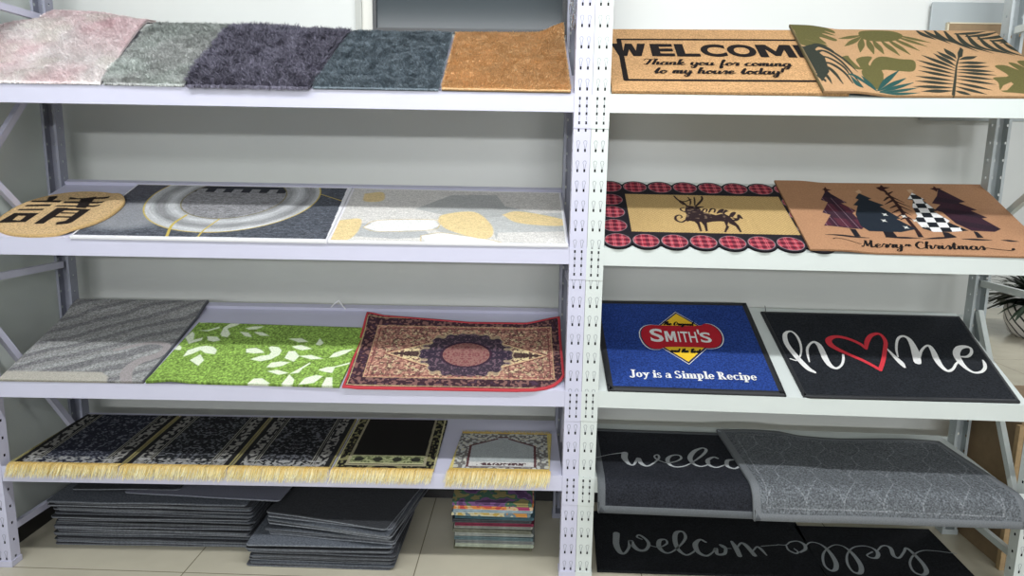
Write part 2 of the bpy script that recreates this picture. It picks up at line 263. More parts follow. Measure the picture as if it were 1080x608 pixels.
31.8,0.5]],[[99.7,44.1,0.7],[99.1,31.9,0.5]],[[102.3,44.2,0.6],[103.9,30.7,0.3]],[[104.9,45.4,0.6],[107.7,31.5,0.3]],[[107.0,46.6,0.7],[112.0,34.9,0.3]],
[[108.8,47.9,0.6],[116.0,38.8,0.4]],[[109.6,49.1,0.7],[118.6,42.3,0.3]]],"fan_g":[[[72.8,27.0,1.2],[77.9,35.2,0.7],[83.2,26.2,0.6],[85.0,15.2,0.2]],[[72.8,
23.9,1.2],[78.1,31.3,0.7],[82.0,22.1,0.5],[82.7,3.1,0.2]],[[72.6,21.8,1.3],[77.5,26.0,0.6],[81.1,19.0,0.5],[81.4,11.3,0.3]],[[72.4,18.8,1.2],[77.2,20.9,
0.7],[80.0,14.1,0.5],[80.3,5.3,0.3]],[[72.0,15.8,1.2],[75.6,17.9,0.6],[76.9,13.1,0.6],[77.1,4.8,0.3]],[[71.6,12.9,1.2],[73.4,13.0,0.6],[73.9,9.2,0.5],[73.7,
4.7,0.2]],[[73.2,30.2,1.3],[77.5,36.8,0.7],[81.1,33.0,0.6],[82.3,27.2,0.2]],[[71.3,11.0,1.2],[71.6,9.2,0.6],[72.2,7.4,0.5],[72.2,6.0,0.2]],[[73.0,33.9,
1.3],[76.4,35.9,0.7],[79.2,35.2,0.6],[80.8,31.9,0.2]]],"fan_base":[[[72.4,35.0],[75.8,33.5],[77.5,26.0],[75.6,14.0],[71.2,6.4],[71.1,11.0]]],"fan_t":[[[86.4,
1.5,0.3],[85.8,6.8,1.1],[85.3,12.4,0.2]],[[86.4,1.5,0.3],[83.0,11.4,1.2],[80.6,12.2,0.2]],[[86.8,1.9,0.3],[92.8,10.7,1.2],[99.3,18.5,0.2]],[[87.1,1.9,0.3],
[93.7,7.9,1.2],[99.1,12.3,0.3]],[[87.4,1.5,0.3],[93.5,5.2,1.2],[100.2,9.0,0.3]],[[87.2,1.1,0.3],[93.9,3.0,1.1],[100.4,5.4,0.2]],[[87.1,0.8,0.3],[93.1,0.8,
1.1],[99.3,1.7,0.2]],[[82.5,2.7,0.3],[81.7,4.9,1.2],[81.4,11.3,0.3]]],"fr_d":[[[108.8,0.4,0.9],[114.3,12.2,0.7],[119.3,23.0,0.5],[124.3,32.5,0.5]],[[121.5,
28.7,0.3],[121.3,32.9,1.2],[121.1,37.3,0.2]],[[120.4,26.1,0.3],[119.0,30.3,1.2],[117.6,34.7,0.1]],[[118.6,22.5,0.4],[117.3,27.5,1.2],[115.8,32.8,0.2]],
[[117.7,20.5,0.3],[114.6,25.8,1.2],[111.3,31.3,0.2]],[[116.8,18.5,0.3],[112.4,22.8,1.2],[108.0,27.3,0.1]],[[115.7,16.0,0.3],[111.5,19.1,1.2],[107.2,22.2,
0.2]],[[114.5,13.6,0.4],[110.0,16.0,1.2],[105.4,18.5,0.2]],[[113.2,10.8,0.3],[108.1,12.4,1.2],[102.9,14.0,0.2]],[[112.2,8.4,0.3],[106.8,9.4,1.2],[101.4,
10.4,0.2]],[[111.0,5.7,0.3],[104.9,6.0,1.2],[98.9,6.3,0.1]],[[109.9,3.4,0.3],[105.0,3.1,1.2],[100.2,2.7,0.1]],[[122.2,27.7,0.4],[125.7,29.2,1.2],[129.2,
30.7,0.1]],[[120.6,24.9,0.4],[125.3,25.1,1.2],[130.0,25.3,0.1]],[[119.3,21.8,0.3],[124.2,22.0,1.2],[129.2,22.3,0.2]],[[118.0,19.5,0.3],[123.5,18.9,1.2],
[129.0,18.3,0.1]],[[117.1,17.5,0.3],[122.7,16.4,1.1],[128.2,15.4,0.2]],[[115.8,14.6,0.4],[121.1,13.3,1.1],[126.3,12.0,0.1]],[[114.7,12.2,0.3],[119.9,10.3,
1.1],[124.9,8.3,0.2]],[[113.3,9.4,0.3],[117.7,6.8,1.1],[121.9,4.2,0.2]],[[112.1,6.6,0.3],[115.6,3.8,1.1],[119.0,1.1,0.2]],[[110.7,3.5,0.3],[112.4,2.0,1.1],
[114.0,0.5,0.2]]],"fr_dl":[[[127.0,38.5],[127.1,36.3],[124.2,30.3],[122.1,28.7],[124.0,33.5]]],"fr_u":[[[118.3,53.5,0.9],[119.3,49.3,1.2],[121.6,45.2,0.2]],
[[121.0,53.5,0.9],[122.3,48.2,1.2],[125.1,41.3,0.1]],[[124.5,53.6,0.9],[124.5,47.0,1.1],[128.0,40.2,0.1]],[[127.8,53.1,0.9],[127.3,43.6,1.1],[131.3,34.6,
0.2]],[[131.0,51.3,0.8],[130.3,40.8,1.1],[135.6,33.3,0.2]],[[134.1,49.6,0.9],[133.4,39.2,1.1],[139.3,33.4,0.2]],[[137.2,47.9,0.9],[137.1,38.2,1.1],[141.7,
31.6,0.2]],[[140.2,45.1,0.8],[140.6,36.1,1.1],[144.6,30.8,0.2]],[[143.4,42.8,0.8],[144.1,37.3,1.0],[147.0,30.9,0.2]],[[130.3,50.7,0.8],[135.8,51.4,1.1],
[142.4,53.6,0.1]],[[133.2,48.4,0.8],[139.3,49.7,1.1],[146.5,53.2,0.2]],[[136.4,46.1,0.9],[143.3,48.0,1.1],[149.3,51.7,0.1]],[[139.9,44.5,0.9],[144.5,45.2,
1.1],[149.4,47.6,0.2]],[[142.5,42.8,0.9],[146.5,44.0,1.1],[149.3,43.0,0.2]]],"tr_plaid":[[[89.1,45.5],[90.2,41.2],[93.6,34.4],[91.3,34.1],[94.5,28.6],[92.7,
26.5],[93.7,17.5],[91.9,15.2],[79.4,15.5],[84.3,23.8],[81.9,25.1],[86.6,33.9],[84.6,35.4],[88.0,41.9]]],"tr_dark":[[[100.5,42.5],[103.4,38.2],[102.0,37.4],
[105.9,33.1],[104.1,32.2],[107.8,23.3],[106.2,22.9],[110.0,16.0],[103.9,13.6],[93.8,13.9],[92.3,17.4],[93.5,25.8],[96.5,32.3],[95.2,32.8],[98.6,37.3],[97.8,
38.3]]],"tr_check":[[[119.9,43.8],[122.2,38.2],[121.2,37.7],[122.5,29.4],[121.3,29.3],[123.7,22.2],[122.6,21.4],[126.6,15.6],[120.2,14.5],[114.8,14.3],
[112.2,16.4],[112.2,22.5],[114.3,25.8],[115.4,32.3],[117.7,37.5],[116.1,38.3]]],"tr_plum":[[[131.1,47.9],[135.7,37.0],[133.0,36.1],[136.8,30.8],[134.4,
30.3],[137.4,25.2],[135.3,24.7],[137.8,17.2],[134.8,15.2],[127.7,15.6],[124.8,20.7],[124.0,28.6],[122.1,30.2],[125.9,34.5],[123.4,35.4],[127.8,41.5]]],
"trunk":[[[87.7,15.0],[89.7,14.8],[89.6,9.8],[87.6,9.7]],[[98.3,14.1],[101.5,14.2],[101.5,10.0],[97.7,9.8]],[[109.0,14.8],[110.1,14.8],[110.0,10.4],[108.2,
10.4]],[[117.6,14.4],[119.3,14.1],[120.8,11.1],[116.7,10.7]],[[128.0,15.3],[129.1,14.9],[129.2,11.0],[127.1,10.9]]],"star":[[[89.9,47.3],[89.9,45.5],[91.4,
44.7],[89.5,43.7],[88.2,41.9],[88.5,44.1],[87.9,44.6],[88.9,45.5]],[[111.2,50.0],[111.5,48.2],[113.8,47.9],[111.2,46.4],[110.1,44.2],[109.1,45.0],[108.4,
47.7],[110.1,48.2]],[[130.3,49.7],[130.5,48.1],[132.7,48.0],[130.4,46.8],[129.3,44.9],[128.9,46.2],[127.8,47.6],[129.3,48.0]]],"bow":[[[99.6,43.7],[101.6,
45.6],[101.9,43.4],[100.3,42.0]],[[118.9,46.0],[120.7,46.6],[121.1,44.8],[118.9,43.3]]],"tw":[[[110.6,45.5,0.6],[110.8,35.3,0.7],[109.9,24.2,0.8],[109.6,
12.5,0.7]],[[110.4,42.0,0.7],[113.2,44.3,0.2]],[[110.9,40.4,0.6],[113.8,35.5,0.1]],[[110.7,37.0,0.6],[114.5,32.2,0.1]],[[110.5,33.7,0.6],[113.7,29.0,0.1]],
[[109.8,39.5,0.6],[107.3,36.8,0.2]],[[110.3,37.0,0.6],[106.6,33.9,0.1]],[[109.8,32.8,0.6],[107.3,31.1,0.2]],[[109.6,29.6,0.6],[106.4,27.3,0.1]],[[109.8,
26.5,0.6],[106.9,24.4,0.1]],[[110.4,28.9,0.6],[112.4,25.8,0.1]],[[109.9,24.2,0.6],[107.5,22.6,0.2]],[[110.6,24.2,0.6],[111.9,21.3,0.1]]],"gnd":[[[77.9,
9.4,0.2],[85.0,9.3,1.2],[92.1,9.3,0.3]],[[97.7,10.0,0.3],[103.2,9.9,1.2],[108.8,9.8,0.2]],[[109.2,9.3,0.2],[114.8,10.2,1.2],[120.4,11.0,0.3]],[[121.7,9.9,
0.2],[126.4,9.7,1.2],[131.1,9.6,0.2]],[[134.1,9.7,0.2],[136.6,9.4,1.2],[139.2,9.0,0.2]]],"mcline":[[[79.5,6.6,0.4],[80.9,7.2,0.3],[84.1,6.4,0.3],[87.8,
4.6,0.3]],[[125.9,4.4,0.3],[129.5,3.6,0.3],[132.6,3.0,0.3],[134.1,3.2,0.5],[134.9,4.0,1.0]]],"mctext":[[[87.4,2.5],[101.4,2.5],[125.0,2.5],[89.1,7.2],[105.2,
6.8],[126.4,6.5]]],"deer":[[[36.2,30.0],[39.0,29.4],[42.3,29.2],[41.8,28.5],[40.4,28.1],[41.0,25.6],[42.7,24.3],[45.4,23.0],[48.2,24.5],[49.7,22.5],[50.3,
20.5],[50.8,18.5],[51.5,15.9],[51.6,11.4],[51.0,11.1],[50.4,15.2],[48.7,17.1],[48.6,18.4],[47.8,15.8],[48.2,14.8],[46.3,10.9],[45.8,11.2],[47.2,15.1],[47.2,
18.4],[45.8,18.6],[43.2,18.2],[41.2,17.4],[40.5,11.6],[39.8,11.2],[39.9,15.4],[39.3,17.7],[38.8,18.0],[38.6,11.5],[37.9,11.1],[37.8,16.0],[37.2,17.9],[35.7,
18.5],[34.6,17.8],[34.3,19.8],[35.2,22.6],[35.1,26.0]]],"deers":[[[36.4,29.3,0.3],[35.2,32.5,0.5],[33.8,34.3,0.4],[32.9,37.3,0.3]],[[35.3,32.9,0.3],[36.8,
33.4,0.3],[38.6,34.9,0.2]],[[39.4,29.4,0.3],[41.1,32.1,0.5],[42.6,35.1,0.4],[42.8,37.4,0.3]],[[39.2,30.2,0.2],[39.7,33.5,0.3],[40.0,36.5,0.2]],[[37.6,30.4,
0.2],[38.2,33.4,0.3],[37.8,36.4,0.2]],[[34.1,34.0,0.3],[34.5,32.1,0.3],[35.3,30.7,0.3]],[[34.5,19.1,0.4],[32.7,17.4,0.4],[31.1,18.7,0.5],[31.3,21.4,0.4],
[32.8,22.5,0.3],[33.4,21.1,0.2],[32.8,20.3,0.2]],[[35.2,24.7,0.3],[33.9,26.0,0.3],[33.8,27.4,0.3],[35.1,28.2,0.2]],[[41.0,25.6,0.3],[42.0,27.4,0.3],[42.9,
27.1,0.3],[42.3,25.3,0.2]],[[43.2,25.0,0.3],[44.6,27.7,0.4],[45.7,27.2,0.3],[45.1,25.1,0.3]],[[46.0,24.4,0.3],[47.3,26.6,0.4],[48.6,27.4,0.3],[47.6,24.9,
0.3]],[[48.2,24.5,0.4],[49.4,27.0,0.2],[50.0,26.0,0.2]],[[49.6,21.8,0.3],[51.1,24.7,0.4],[52.2,25.1,0.4],[50.6,21.9,0.2]],[[50.8,21.2,0.3],[52.1,19.9,0.3],
[53.1,23.4,0.5],[53.7,21.0,0.4]],[[49.8,19.8,0.3],[51.3,19.2,0.3],[52.7,20.6,0.2]]],"sc_top":[[10.7,43.7],[19.5,44.1],[29.0,44.5],[38.1,44.1],[47.1,43.7],
[56.2,44.1],[65.4,43.7]],"sc_bot":[[10.0,3.5],[19.4,3.3],[28.6,3.7],[37.8,3.8],[46.9,3.9],[55.6,4.0],[65.0,4.1]],"sc_left":[[10.0,33.5],[9.6,24.0],[9.1,
14.3]],"panel":[[15.1,37.6],[70.3,38.8],[69.6,10.9],[15.4,9.7]],"wframe":[[[10.3,42.2],[79.1,43.1],[77.1,9.7],[11.2,7.9]]],"wtext":[[[7.7,38.2],[9.4,26.5],
[69.3,39.0],[66.6,29.1]]],"wt2":[[[17.0,23.4],[17.8,19.4],[66.1,20.0],[19.7,12.5],[62.7,13.0],[62.8,16.0]]],"sdia":[[[37.0,45.0],[47.8,35.3],[46.5,23.7],
[37.6,14.5],[30.0,23.4],[28.5,34.4]]],"sdiamond":[[[36.8,44.1],[46.3,34.0],[46.3,24.1],[37.7,15.5],[29.6,23.7],[29.1,35.3]]],"sred":[[[23.2,30.8],[25.8,
35.6],[28.7,36.0],[45.5,35.4],[44.9,38.0],[48.5,38.0],[50.6,35.5],[51.1,31.3],[50.4,26.7],[48.6,24.6],[46.0,23.7],[36.5,23.7],[30.0,23.6],[27.3,21.9],[24.5,
23.1],[23.1,27.1]]],"sred2":[[[25.2,36.2],[47.0,38.1],[51.3,32.1],[49.9,26.1],[44.4,23.5],[30.5,23.4],[26.3,21.6],[23.3,27.1]]],"stxt":[[[25.6,26.4],[47.5,
26.8],[27.3,33.1],[48.1,32.8],[32.1,36.3],[41.7,36.3],[32.3,21.9],[42.1,21.6]]],"sjoy":[[[16.2,6.9],[59.1,8.2],[17.1,10.4],[59.9,11.4]]],"ring_in":[[[-143.8,
30.8],[-140.3,23.3],[-133.2,18.1],[-125.1,15.7],[-115.3,18.9],[-108.2,26.6],[-107.2,34.5],[-109.6,42.7],[-114.5,47.2],[-138.1,46.1],[-142.9,40.0]]],"ring_gold":[[[-153.5,
22.7],[-146.5,12.2],[-138.3,6.6],[-129.0,4.2],[-118.9,5.0],[-108.9,10.4],[-100.7,18.6],[-96.1,29.1],[-95.4,39.1],[-98.0,45.4],[-101.3,49.2]]],"ring_goldL":[[[-153.5,
22.7],[-155.9,29.3],[-156.2,38.4],[-153.2,47.5]]],"ring_l1":[[[-136.4,17.9],[-137.7,10.0],[-135.5,0.3]]],"ring_l2":[[[-124.0,14.9],[-125.7,6.3],[-125.5,
-0.1]]],"ring_l3":[[[-95.6,39.1],[-85.6,32.5]]],"b_white":[[[-74.1,10.4],[-70.0,16.4],[-50.9,17.6],[-48.9,12.6],[-51.8,9.1],[-68.4,7.3]],[[-54.1,4.7],[-47.0,
7.1],[-31.0,2.4],[-27.3,-0.6],[-34.4,-1.9],[-51.6,-0.9]]],"b_yel":[[[-49.7,16.0],[-48.4,22.1],[-37.7,25.0],[-31.4,14.5],[-30.7,5.6],[-34.7,3.3],[-45.3,
9.4]],[[-27.8,23.0],[-21.9,26.2],[-7.2,20.2],[-7.5,14.4],[-21.9,16.1]],[[-83.3,15.8],[-76.4,17.3],[-75.1,8.2],[-77.2,0.6],[-83.2,-0.7]],[[-79.4,40.2],[-72.9,
41.9],[-71.5,33.8],[-78.0,33.0]]],"b_grey":[[[-47.0,40.3],[-30.3,41.1],[-26.9,30.6],[-15.9,24.7],[-27.8,21.8],[-29.2,2.5],[-31.4,14.5],[-37.7,25.0],[-48.4,
22.1],[-58.8,26.6]]],"wv":[[[-175.0,18.5],[-168.1,28.3],[-158.9,36.3]],[[-169.6,17.5],[-160.2,23.7],[-151.5,32.7]],[[-180.2,35.0],[-177.5,38.4],[-173.7,
42.6]]],"wvb":[[[-196.7,3.9],[-162.2,4.4],[-157.7,-0.7],[-193.1,-1.7]]],"wvs":[[[-150.0,-0.5,3.8],[-154.3,5.7,3.9],[-152.9,11.1,3.3],[-147.1,14.7,3.3],
[-147.6,20.5,2.1],[-155.0,21.4,1.4]]],"pe_med":[[[-52.6,17.5],[-46.1,27.5],[-37.9,29.9],[-29.3,27.3],[-26.3,19.6],[-26.5,11.6],[-31.9,8.2],[-44.5,7.9],
[-51.9,10.9]]],"pe_pink":[[[-46.5,21.8],[-44.3,25.4],[-33.5,25.7],[-30.8,19.5],[-32.1,12.1],[-45.6,11.7]]],"pe_dia":[[[-65.8,19.1],[-52.1,28.7],[-26.0,
29.5],[-13.2,18.6],[-26.4,6.5],[-52.1,5.8]]],"pe_field":[[[-73.7,34.0],[-6.7,35.4],[-7.7,6.4],[-70.9,4.6]]],"p4_in":[[[-79.3,42.9],[-53.8,43.4],[-53.5,
12.1],[-79.4,12.1]]],"p4_bd":[[[-80.3,42.8],[-53.1,43.4],[-53.4,4.6],[-80.8,4.0]]],"p5_arch":[[[-41.8,3.7],[-39.2,24.8],[-27.0,29.1],[-13.1,22.7],[-15.0,
2.1]]],"p5_text":[[[-37.1,6.2],[-19.2,5.0],[-19.5,2.6],[-37.6,4.4]]],"p5_field":[[[-40.0,7.9],[-14.9,8.4]]],"p5_out":[[[-45.3,4.1],[-42.8,30.6],[-8.1,29.8],
[-10.3,-0.4]]]}''')

# ------------------------------------------------------------------ frames of reference of the two racks
D_ = .459
OX, OY = .1844, 2.2282
EX = {'L': (.99969, .02478), 'R': (.99969, -.02478)}
EY = {'L': (-.02478, .99969), 'R': (.02478, .99969)}
DECK = {'L': [(1.641, 1.885), (1.162, 1.328), (.679, .858), (.377, .402)],
        'R': [(1.641, 1.915), (1.160, 1.367), (.680, .890), (.375, .395)]}
def U(side, X, y, z):           # rack frame -> world (metres)
    ex, ey = EX[side], EY[side]
    return np.stack(np.broadcast_arrays(OX + ex[0] * X + ey[0] * y, OY + ex[1] * X + ey[1] * y, z), -1)
def surf(side, row, X, s, h, drape=0):
    """X, s in cm on the sloping shelf board, h in m above it -> world"""
    X = np.asarray(X, float) / 100; s = np.asarray(s, float) / 100; h = np.asarray(h, float) + .0008
    if side == 'F': return np.stack(np.broadcast_arrays(X, s, h), -1)
    zf, zb = DECK[side][row - 1]; L = math.hypot(D_, zb - zf); c, sn = D_ / L, (zb - zf) / L
    if drape:
        s0 = np.maximum(s, 0); t = np.maximum(-s, 0); a = np.minimum(t / drape, 1.30); rest = t - a * drape
        R = drape + h
        y = s0 * c - R * np.sin(a) - rest * np.cos(a); z = zf + s0 * sn - drape + R * np.cos(a) - rest * np.sin(a)
        y = np.where(t > 0, y, s * c - h * sn); z = np.where(t > 0, z, zf + s * sn + h * c)
        return U(side, X, y, z)
    return U(side, X, s * c - h * sn, zf + s * sn + h * c)

# ------------------------------------------------------------------ the room
M_wall = mat('painted_wall', rgb(210, 213, 210), .38, nscale=3, namt=.02, spec=.4)
M_sidewall = mat('painted_side_wall', rgb(205, 212, 208), .4, nscale=3, namt=.02)
M_floor = mat('polished_floor_tile', rgb(198, 192, 172), .22, nscale=6, namt=.05, coat=.2)
nt = M_floor.node_tree; bs = nt.nodes['Principled BSDF']
src = bs.inputs['Base Color'].links[0].from_socket
tc = nt.nodes.new('ShaderNodeTexCoord'); mp = nt.nodes.new('ShaderNodeMapping'); br = nt.nodes.new('ShaderNodeTexBrick')
mp.inputs['Location'].default_value = (.38, .22, 0)
br.offset = 0; br.inputs['Scale'].default_value = 1; br.inputs['Brick Width'].default_value = .8; br.inputs['Row Height'].default_value = .8
br.inputs['Mortar Size'].default_value = .002; br.inputs['Color1'].default_value = (1, 1, 1, 1); br.inputs['Color2'].default_value = (.95, .95, .95, 1); br.inputs['Mortar'].default_value = (.35, .33, .3, 1)
mx = nt.nodes.new('ShaderNodeVectorMath'); mx.operation = 'MULTIPLY'
nt.links.new(tc.outputs['Object'], mp.inputs[0]); nt.links.new(mp.outputs[0], br.inputs['Vector'])
nt.links.new(src, mx.inputs[0]); nt.links.new(br.outputs['Color'], mx.inputs[1]); nt.links.new(mx.outputs[0], bs.inputs['Base Color'])
M_black = mat('black_skirting', rgb(28, 28, 30), .35)
M_trim = mat('grey_trim', rgb(176, 178, 172), .45)
M_lighttrim = mat('light_trim', rgb(214, 214, 206), .45)
M_glass = mat('dark_window_glass', rgb(62, 70, 74), .12, spec=.35)
def struct(name, mb, m, **k): o = mb.build(name, m, **k); o['kind'] = 'structure'; return o
b = MB(); b.box(-1.95, 9.2, -9.5, 7.8, -.06, 0); struct('floor', b, M_floor)
YW = 2.80
b = MB(); b.box(-1.95, 1.80, YW, YW + .1, 0, 3.0); struct('wall_back', b, M_wall)
b = MB(); b.box(-1.97, -1.87 - .02, -3.0, YW, 0, 3.0); struct('wall_left', b, M_sidewall)
b = MB(); b.box(1.0, 9.2, 7.6, 7.7, 0, 3.0); struct('wall_far', b, M_wall)
b = MB(); b.box(-1.889, 1.80, YW - .012, YW, 0, .085); struct('baseboard_back', b, M_black)
b = MB(); b.box(-1.889, -1.877, -1.0, YW - .012, 0, .085); struct('baseboard_left', b, M_black)
b = MB(); b.box(-.690, -.665, YW - .015, YW, 1.86, 2.6); b.build('trim_1', M_trim)['kind'] = 'structure'
b = MB(); b.box(-.665, -.622, YW - .006, YW, 1.86, 2.6); b.build('trim_2', M_lighttrim)['kind'] = 'structure'
wf = MB()
for x0, x1, z0, z1 in ((-.622, -.608, 1.935, 2.6), (.106, .125, 1.935, 2.6), (-.622, .125, 1.92, 1.935), (-.622, .125, 2.6, 2.62)): wf.box(x0, x1, YW - .02, YW, z0, z1)
wo = wf.build('window_1', mat('window_frame_dark', rgb(52, 54, 56), .4)); wo['kind'] = 'structure'
b = MB(); b.box(-.608, .106, YW - .008, YW - .003, 1.935, 2.6); b.build('window_pane', M_glass, wo)

# ------------------------------------------------------------------ shelving racks
M_rack = {'L': mat('lilac_white_enamel', rgb(198, 198, 217), .38, nscale=8, namt=.015), 'R': mat('cool_white_enamel', rgb(206, 213, 210), .38, nscale=8, namt=.015)}
M_slot = mat('slot_shadow_grey', rgb(120, 124, 134), .6)
M_grey = {'L': mat('rear_post_grey', rgb(150, 153, 168), .45, nscale=20, namt=.05), 'R': mat('rear_post_light_grey', rgb(180, 188, 190), .45, nscale=20, namt=.05)}  # rear posts: a darker tone of each rack's enamel
M_dark = mat('slot_shade_dark', rgb(30, 30, 34), .7)  # dark colour standing in for the shade inside holes
PW = .0545; PD = .045; HT = 2.2; PER = .0625
def post(side, Xc, y0, front, name='post'):
    """perforated upright: pairs of holes and pairs of keyhole slots on the show face; closed at the front posts, open channel at the rear"""
    b = MB(); w = PW / 2
    xs = [-w, -.0138, -.0082, .0082, .0138, w]
    n = int(HT / PER)
    yf = y0 if front else y0 + PD
    def P(x, y, z): return tuple(U(side, Xc + x, y, z))
    for k in range(n):
        z0 = k * PER; zs = [z0, z0 + .026, z0 + .0355, z0 + PER]
        for i in range(5):
            for j in range(3):
                if j == 1 and i in (1, 3): continue
                b.add([P(xs[i], yf, zs[j]), P(xs[i + 1], yf, zs[j]), P(xs[i + 1], yf, zs[j + 1]), P(xs[i], yf, zs[j + 1])], [(0, 1, 2, 3)])
        if front:
            for sx in (-1, 1):      # keyhole outlines
                c = sx * .0112; zc = z0 + .055
                pts = []
                for a in np.linspace(-.25 * math.pi, 1.25 * math.pi, 9): pts.append((c + .0052 * math.cos(a), zc + .0062 * math.sin(a)))
                pts = [(c + .0012, zc - .019)] + pts + [(c - .0012, zc - .019)]
                for (xa, za), (xb, zb) in zip(pts[:-1], pts[1:]):
                    dx, dz = xb - xa, zb - za; l = math.hypot(dx, dz); nx, nz = -dz / l * .00055, dx / l * .00055
                    b.add([P(xa - nx, yf - .0006, za - nz), P(xa + nx, yf - .0006, za + nz), P(xb + nx, yf - .0006, zb + nz), P(xb - nx, yf - .0006, zb - nz)], [(0, 1, 2, 3)], 1)
    zt = n * PER
    # side flanges, each with a row of holes
    for sx in (-1, 1):
        ys = [y0, y0 + .018, y0 + .026, y0 + PD]
        for k in range(n):
            zs = [k * PER, k * PER + .027, k * PER + .036, (k + 1) * PER]
            for i in range(3):
                for j in range(3):
                    if i == 1 and j == 1: continue
                    b.add([P(sx * w, ys[i], zs[j]), P(sx * w, ys[i + 1], zs[j]), P(sx * w, ys[i + 1], zs[j + 1]), P(sx * w, ys[i], zs[j + 1])], [(0, 1, 2, 3)], 0 if front else 2)
    yb = y0 + PD if front else y0
    if front: b.add([P(-w, yb, 0), P(w, yb, 0), P(w, yb, zt), P(-w, yb, zt)], [(0, 1, 2, 3)], 3)  # dark sheet put behind the holes as painted shade
    else:
        for sx in (-1, 1): b.box(sx * w - (.010 if sx > 0 else 0), sx * w + (.010 if sx < 0 else 0), yb, yb + .002, 0, zt, 0, fn=lambda x, y, z: P(x, y, z))
    b.add([P(-w, y0, zt), P(w, y0, zt), P(w, y0 + PD, zt), P(-w, y0 + PD, zt)], [(0, 1, 2, 3)])
    b.box(-w - .003, w + .003, y0 - .003, y0 + PD + .003, .001, .022, 0, fn=lambda x, y, z: P(x, y, z))   # foot cap
    return b
def rack(side, label):
    mt = M_rack[side]; W = 2.0 if side == 'L' else 1.531; sg = -1 if side == 'L' else 1
    org = U(side, sg * W / 2, D_ / 2, 0); root = empty('shelving_rack', org); nl = tuple(-org)
    tag(root, label, 'shelf', 'shelving racks')
    edge = .0005
    Wf = W + (.028 if side == 'L' else 0)       # the far front upright stands a touch further out
    for X in (sg * (PW / 2 + edge), sg * (W - PW / 2)):
        post(side, X if abs(X) < 1 else sg * (Wf - PW / 2), 0, True).build('post', [mt, M_slot, mt, M_dark], root, nl)
        post(side, X, D_ - PD, False).build('post', [M_grey[side], M_slot, M_grey[side], M_dark], root, nl)
    Xa, Xb = sorted((sg * (PW + .001), sg * (W - PW - .001))); La, Lb = sorted((sg * (PW + .001), sg * (Wf - PW - .001)))
    for r, (zf, zb) in enumerate(DECK[side]):
        b = MB(); L = math.hypot(D_, zb - zf); c, sn = D_ / L, (zb - zf) / L
        def P(X, s, h): return tuple(U(side, X, s * c - h * sn, zf + s * sn + h * c))
        b.box(Xa, Xb if side == 'L' else 1.446, 0, L, -.0025, 0, 0, fn=P)
        def Q(X, y, z): return tuple(U(side, X, y, z))
        b.box(La, Lb, 0, .0025, zf - .056, zf - .0005, 0, fn=Q)                 # front lip
        b.box(La, Lb, .0025, .018, zf - .056, zf - .054, 0, fn=Q)             # its return
        b.box(Xa, Xb, L - .002, L, -.05, -.003, 0, fn=P)                        # rear lip
        if side == 'L' and r in (1, 2): b.box(Xa, Xb, L - .026, L - .001, .0002, .012, 0, fn=P)       # raised rear rib
        sh = b.build('shelf', mt, root, nl)
        for X in (sg * (PW / 2), sg * (Wf - PW / 2)):
            k = MB(); k.box(X - PW / 2 - .0008, X + PW / 2 + .0008, -.0022, -.0007, zf - .105, zf - .002, 0, fn=Q)
            for dz in (-.014, -.037, -.06, -.088):
                for dx in (-.011, .011):
                    k.box(X + dx - .0028, X + dx + .0028, -.0027, -.0021, zf + dz - .0045, zf + dz + .0045, 1, fn=Q)
            for dz in (-.026, -.049, -.074):
                for dx in (-.0112, .0112):
                    k.box(X + dx - .0007, X + dx + .0007, -.0026, -.0021, zf + dz - .006, zf + dz + .006, 2, fn=Q)
            k.build('connector', [mt, M_dark, M_slot], sh)
    # side frames: horizontals and diagonals between front and rear posts
    for e, X in enumerate((sg * PW / 2, sg * (W - PW / 2))):
        ya, yb = PD + .001, D_ - PD - .001
        segs = [((ya, .125), (yb, .125)), ((ya, 1.015), (yb, 1.015)), ((ya, 1.92), (yb, 1.92)),
                ((ya, .88) if side == 'L' else (ya, .25), (yb, .34) if side == 'L' else (yb, .91)),
                ((ya, 1.42), (yb, 1.07)), ((ya, 1.33), (yb, 1.74)) if side == 'L' else ((ya, 1.48), (yb, 1.22))]
        for (y1, z1), (y2, z2) in segs[:4] + (segs[4:] if side == 'L' else segs[5:]):
            b = MB(); b.bar(U(side, X + (sg * (Wf - W) if e else 0) * (1 - y1 / D_), y1, z1), U(side, X, y2, z2), .018, .024, up=(*EX[side], 0)); b.build('brace', mt, root, nl)
    return root
rack('L', 'wide lilac-white perforated metal shelving rack on the left, holding rugs')
rack('R', 'narrower cool-white perforated metal shelving rack on the right, holding printed doormats')

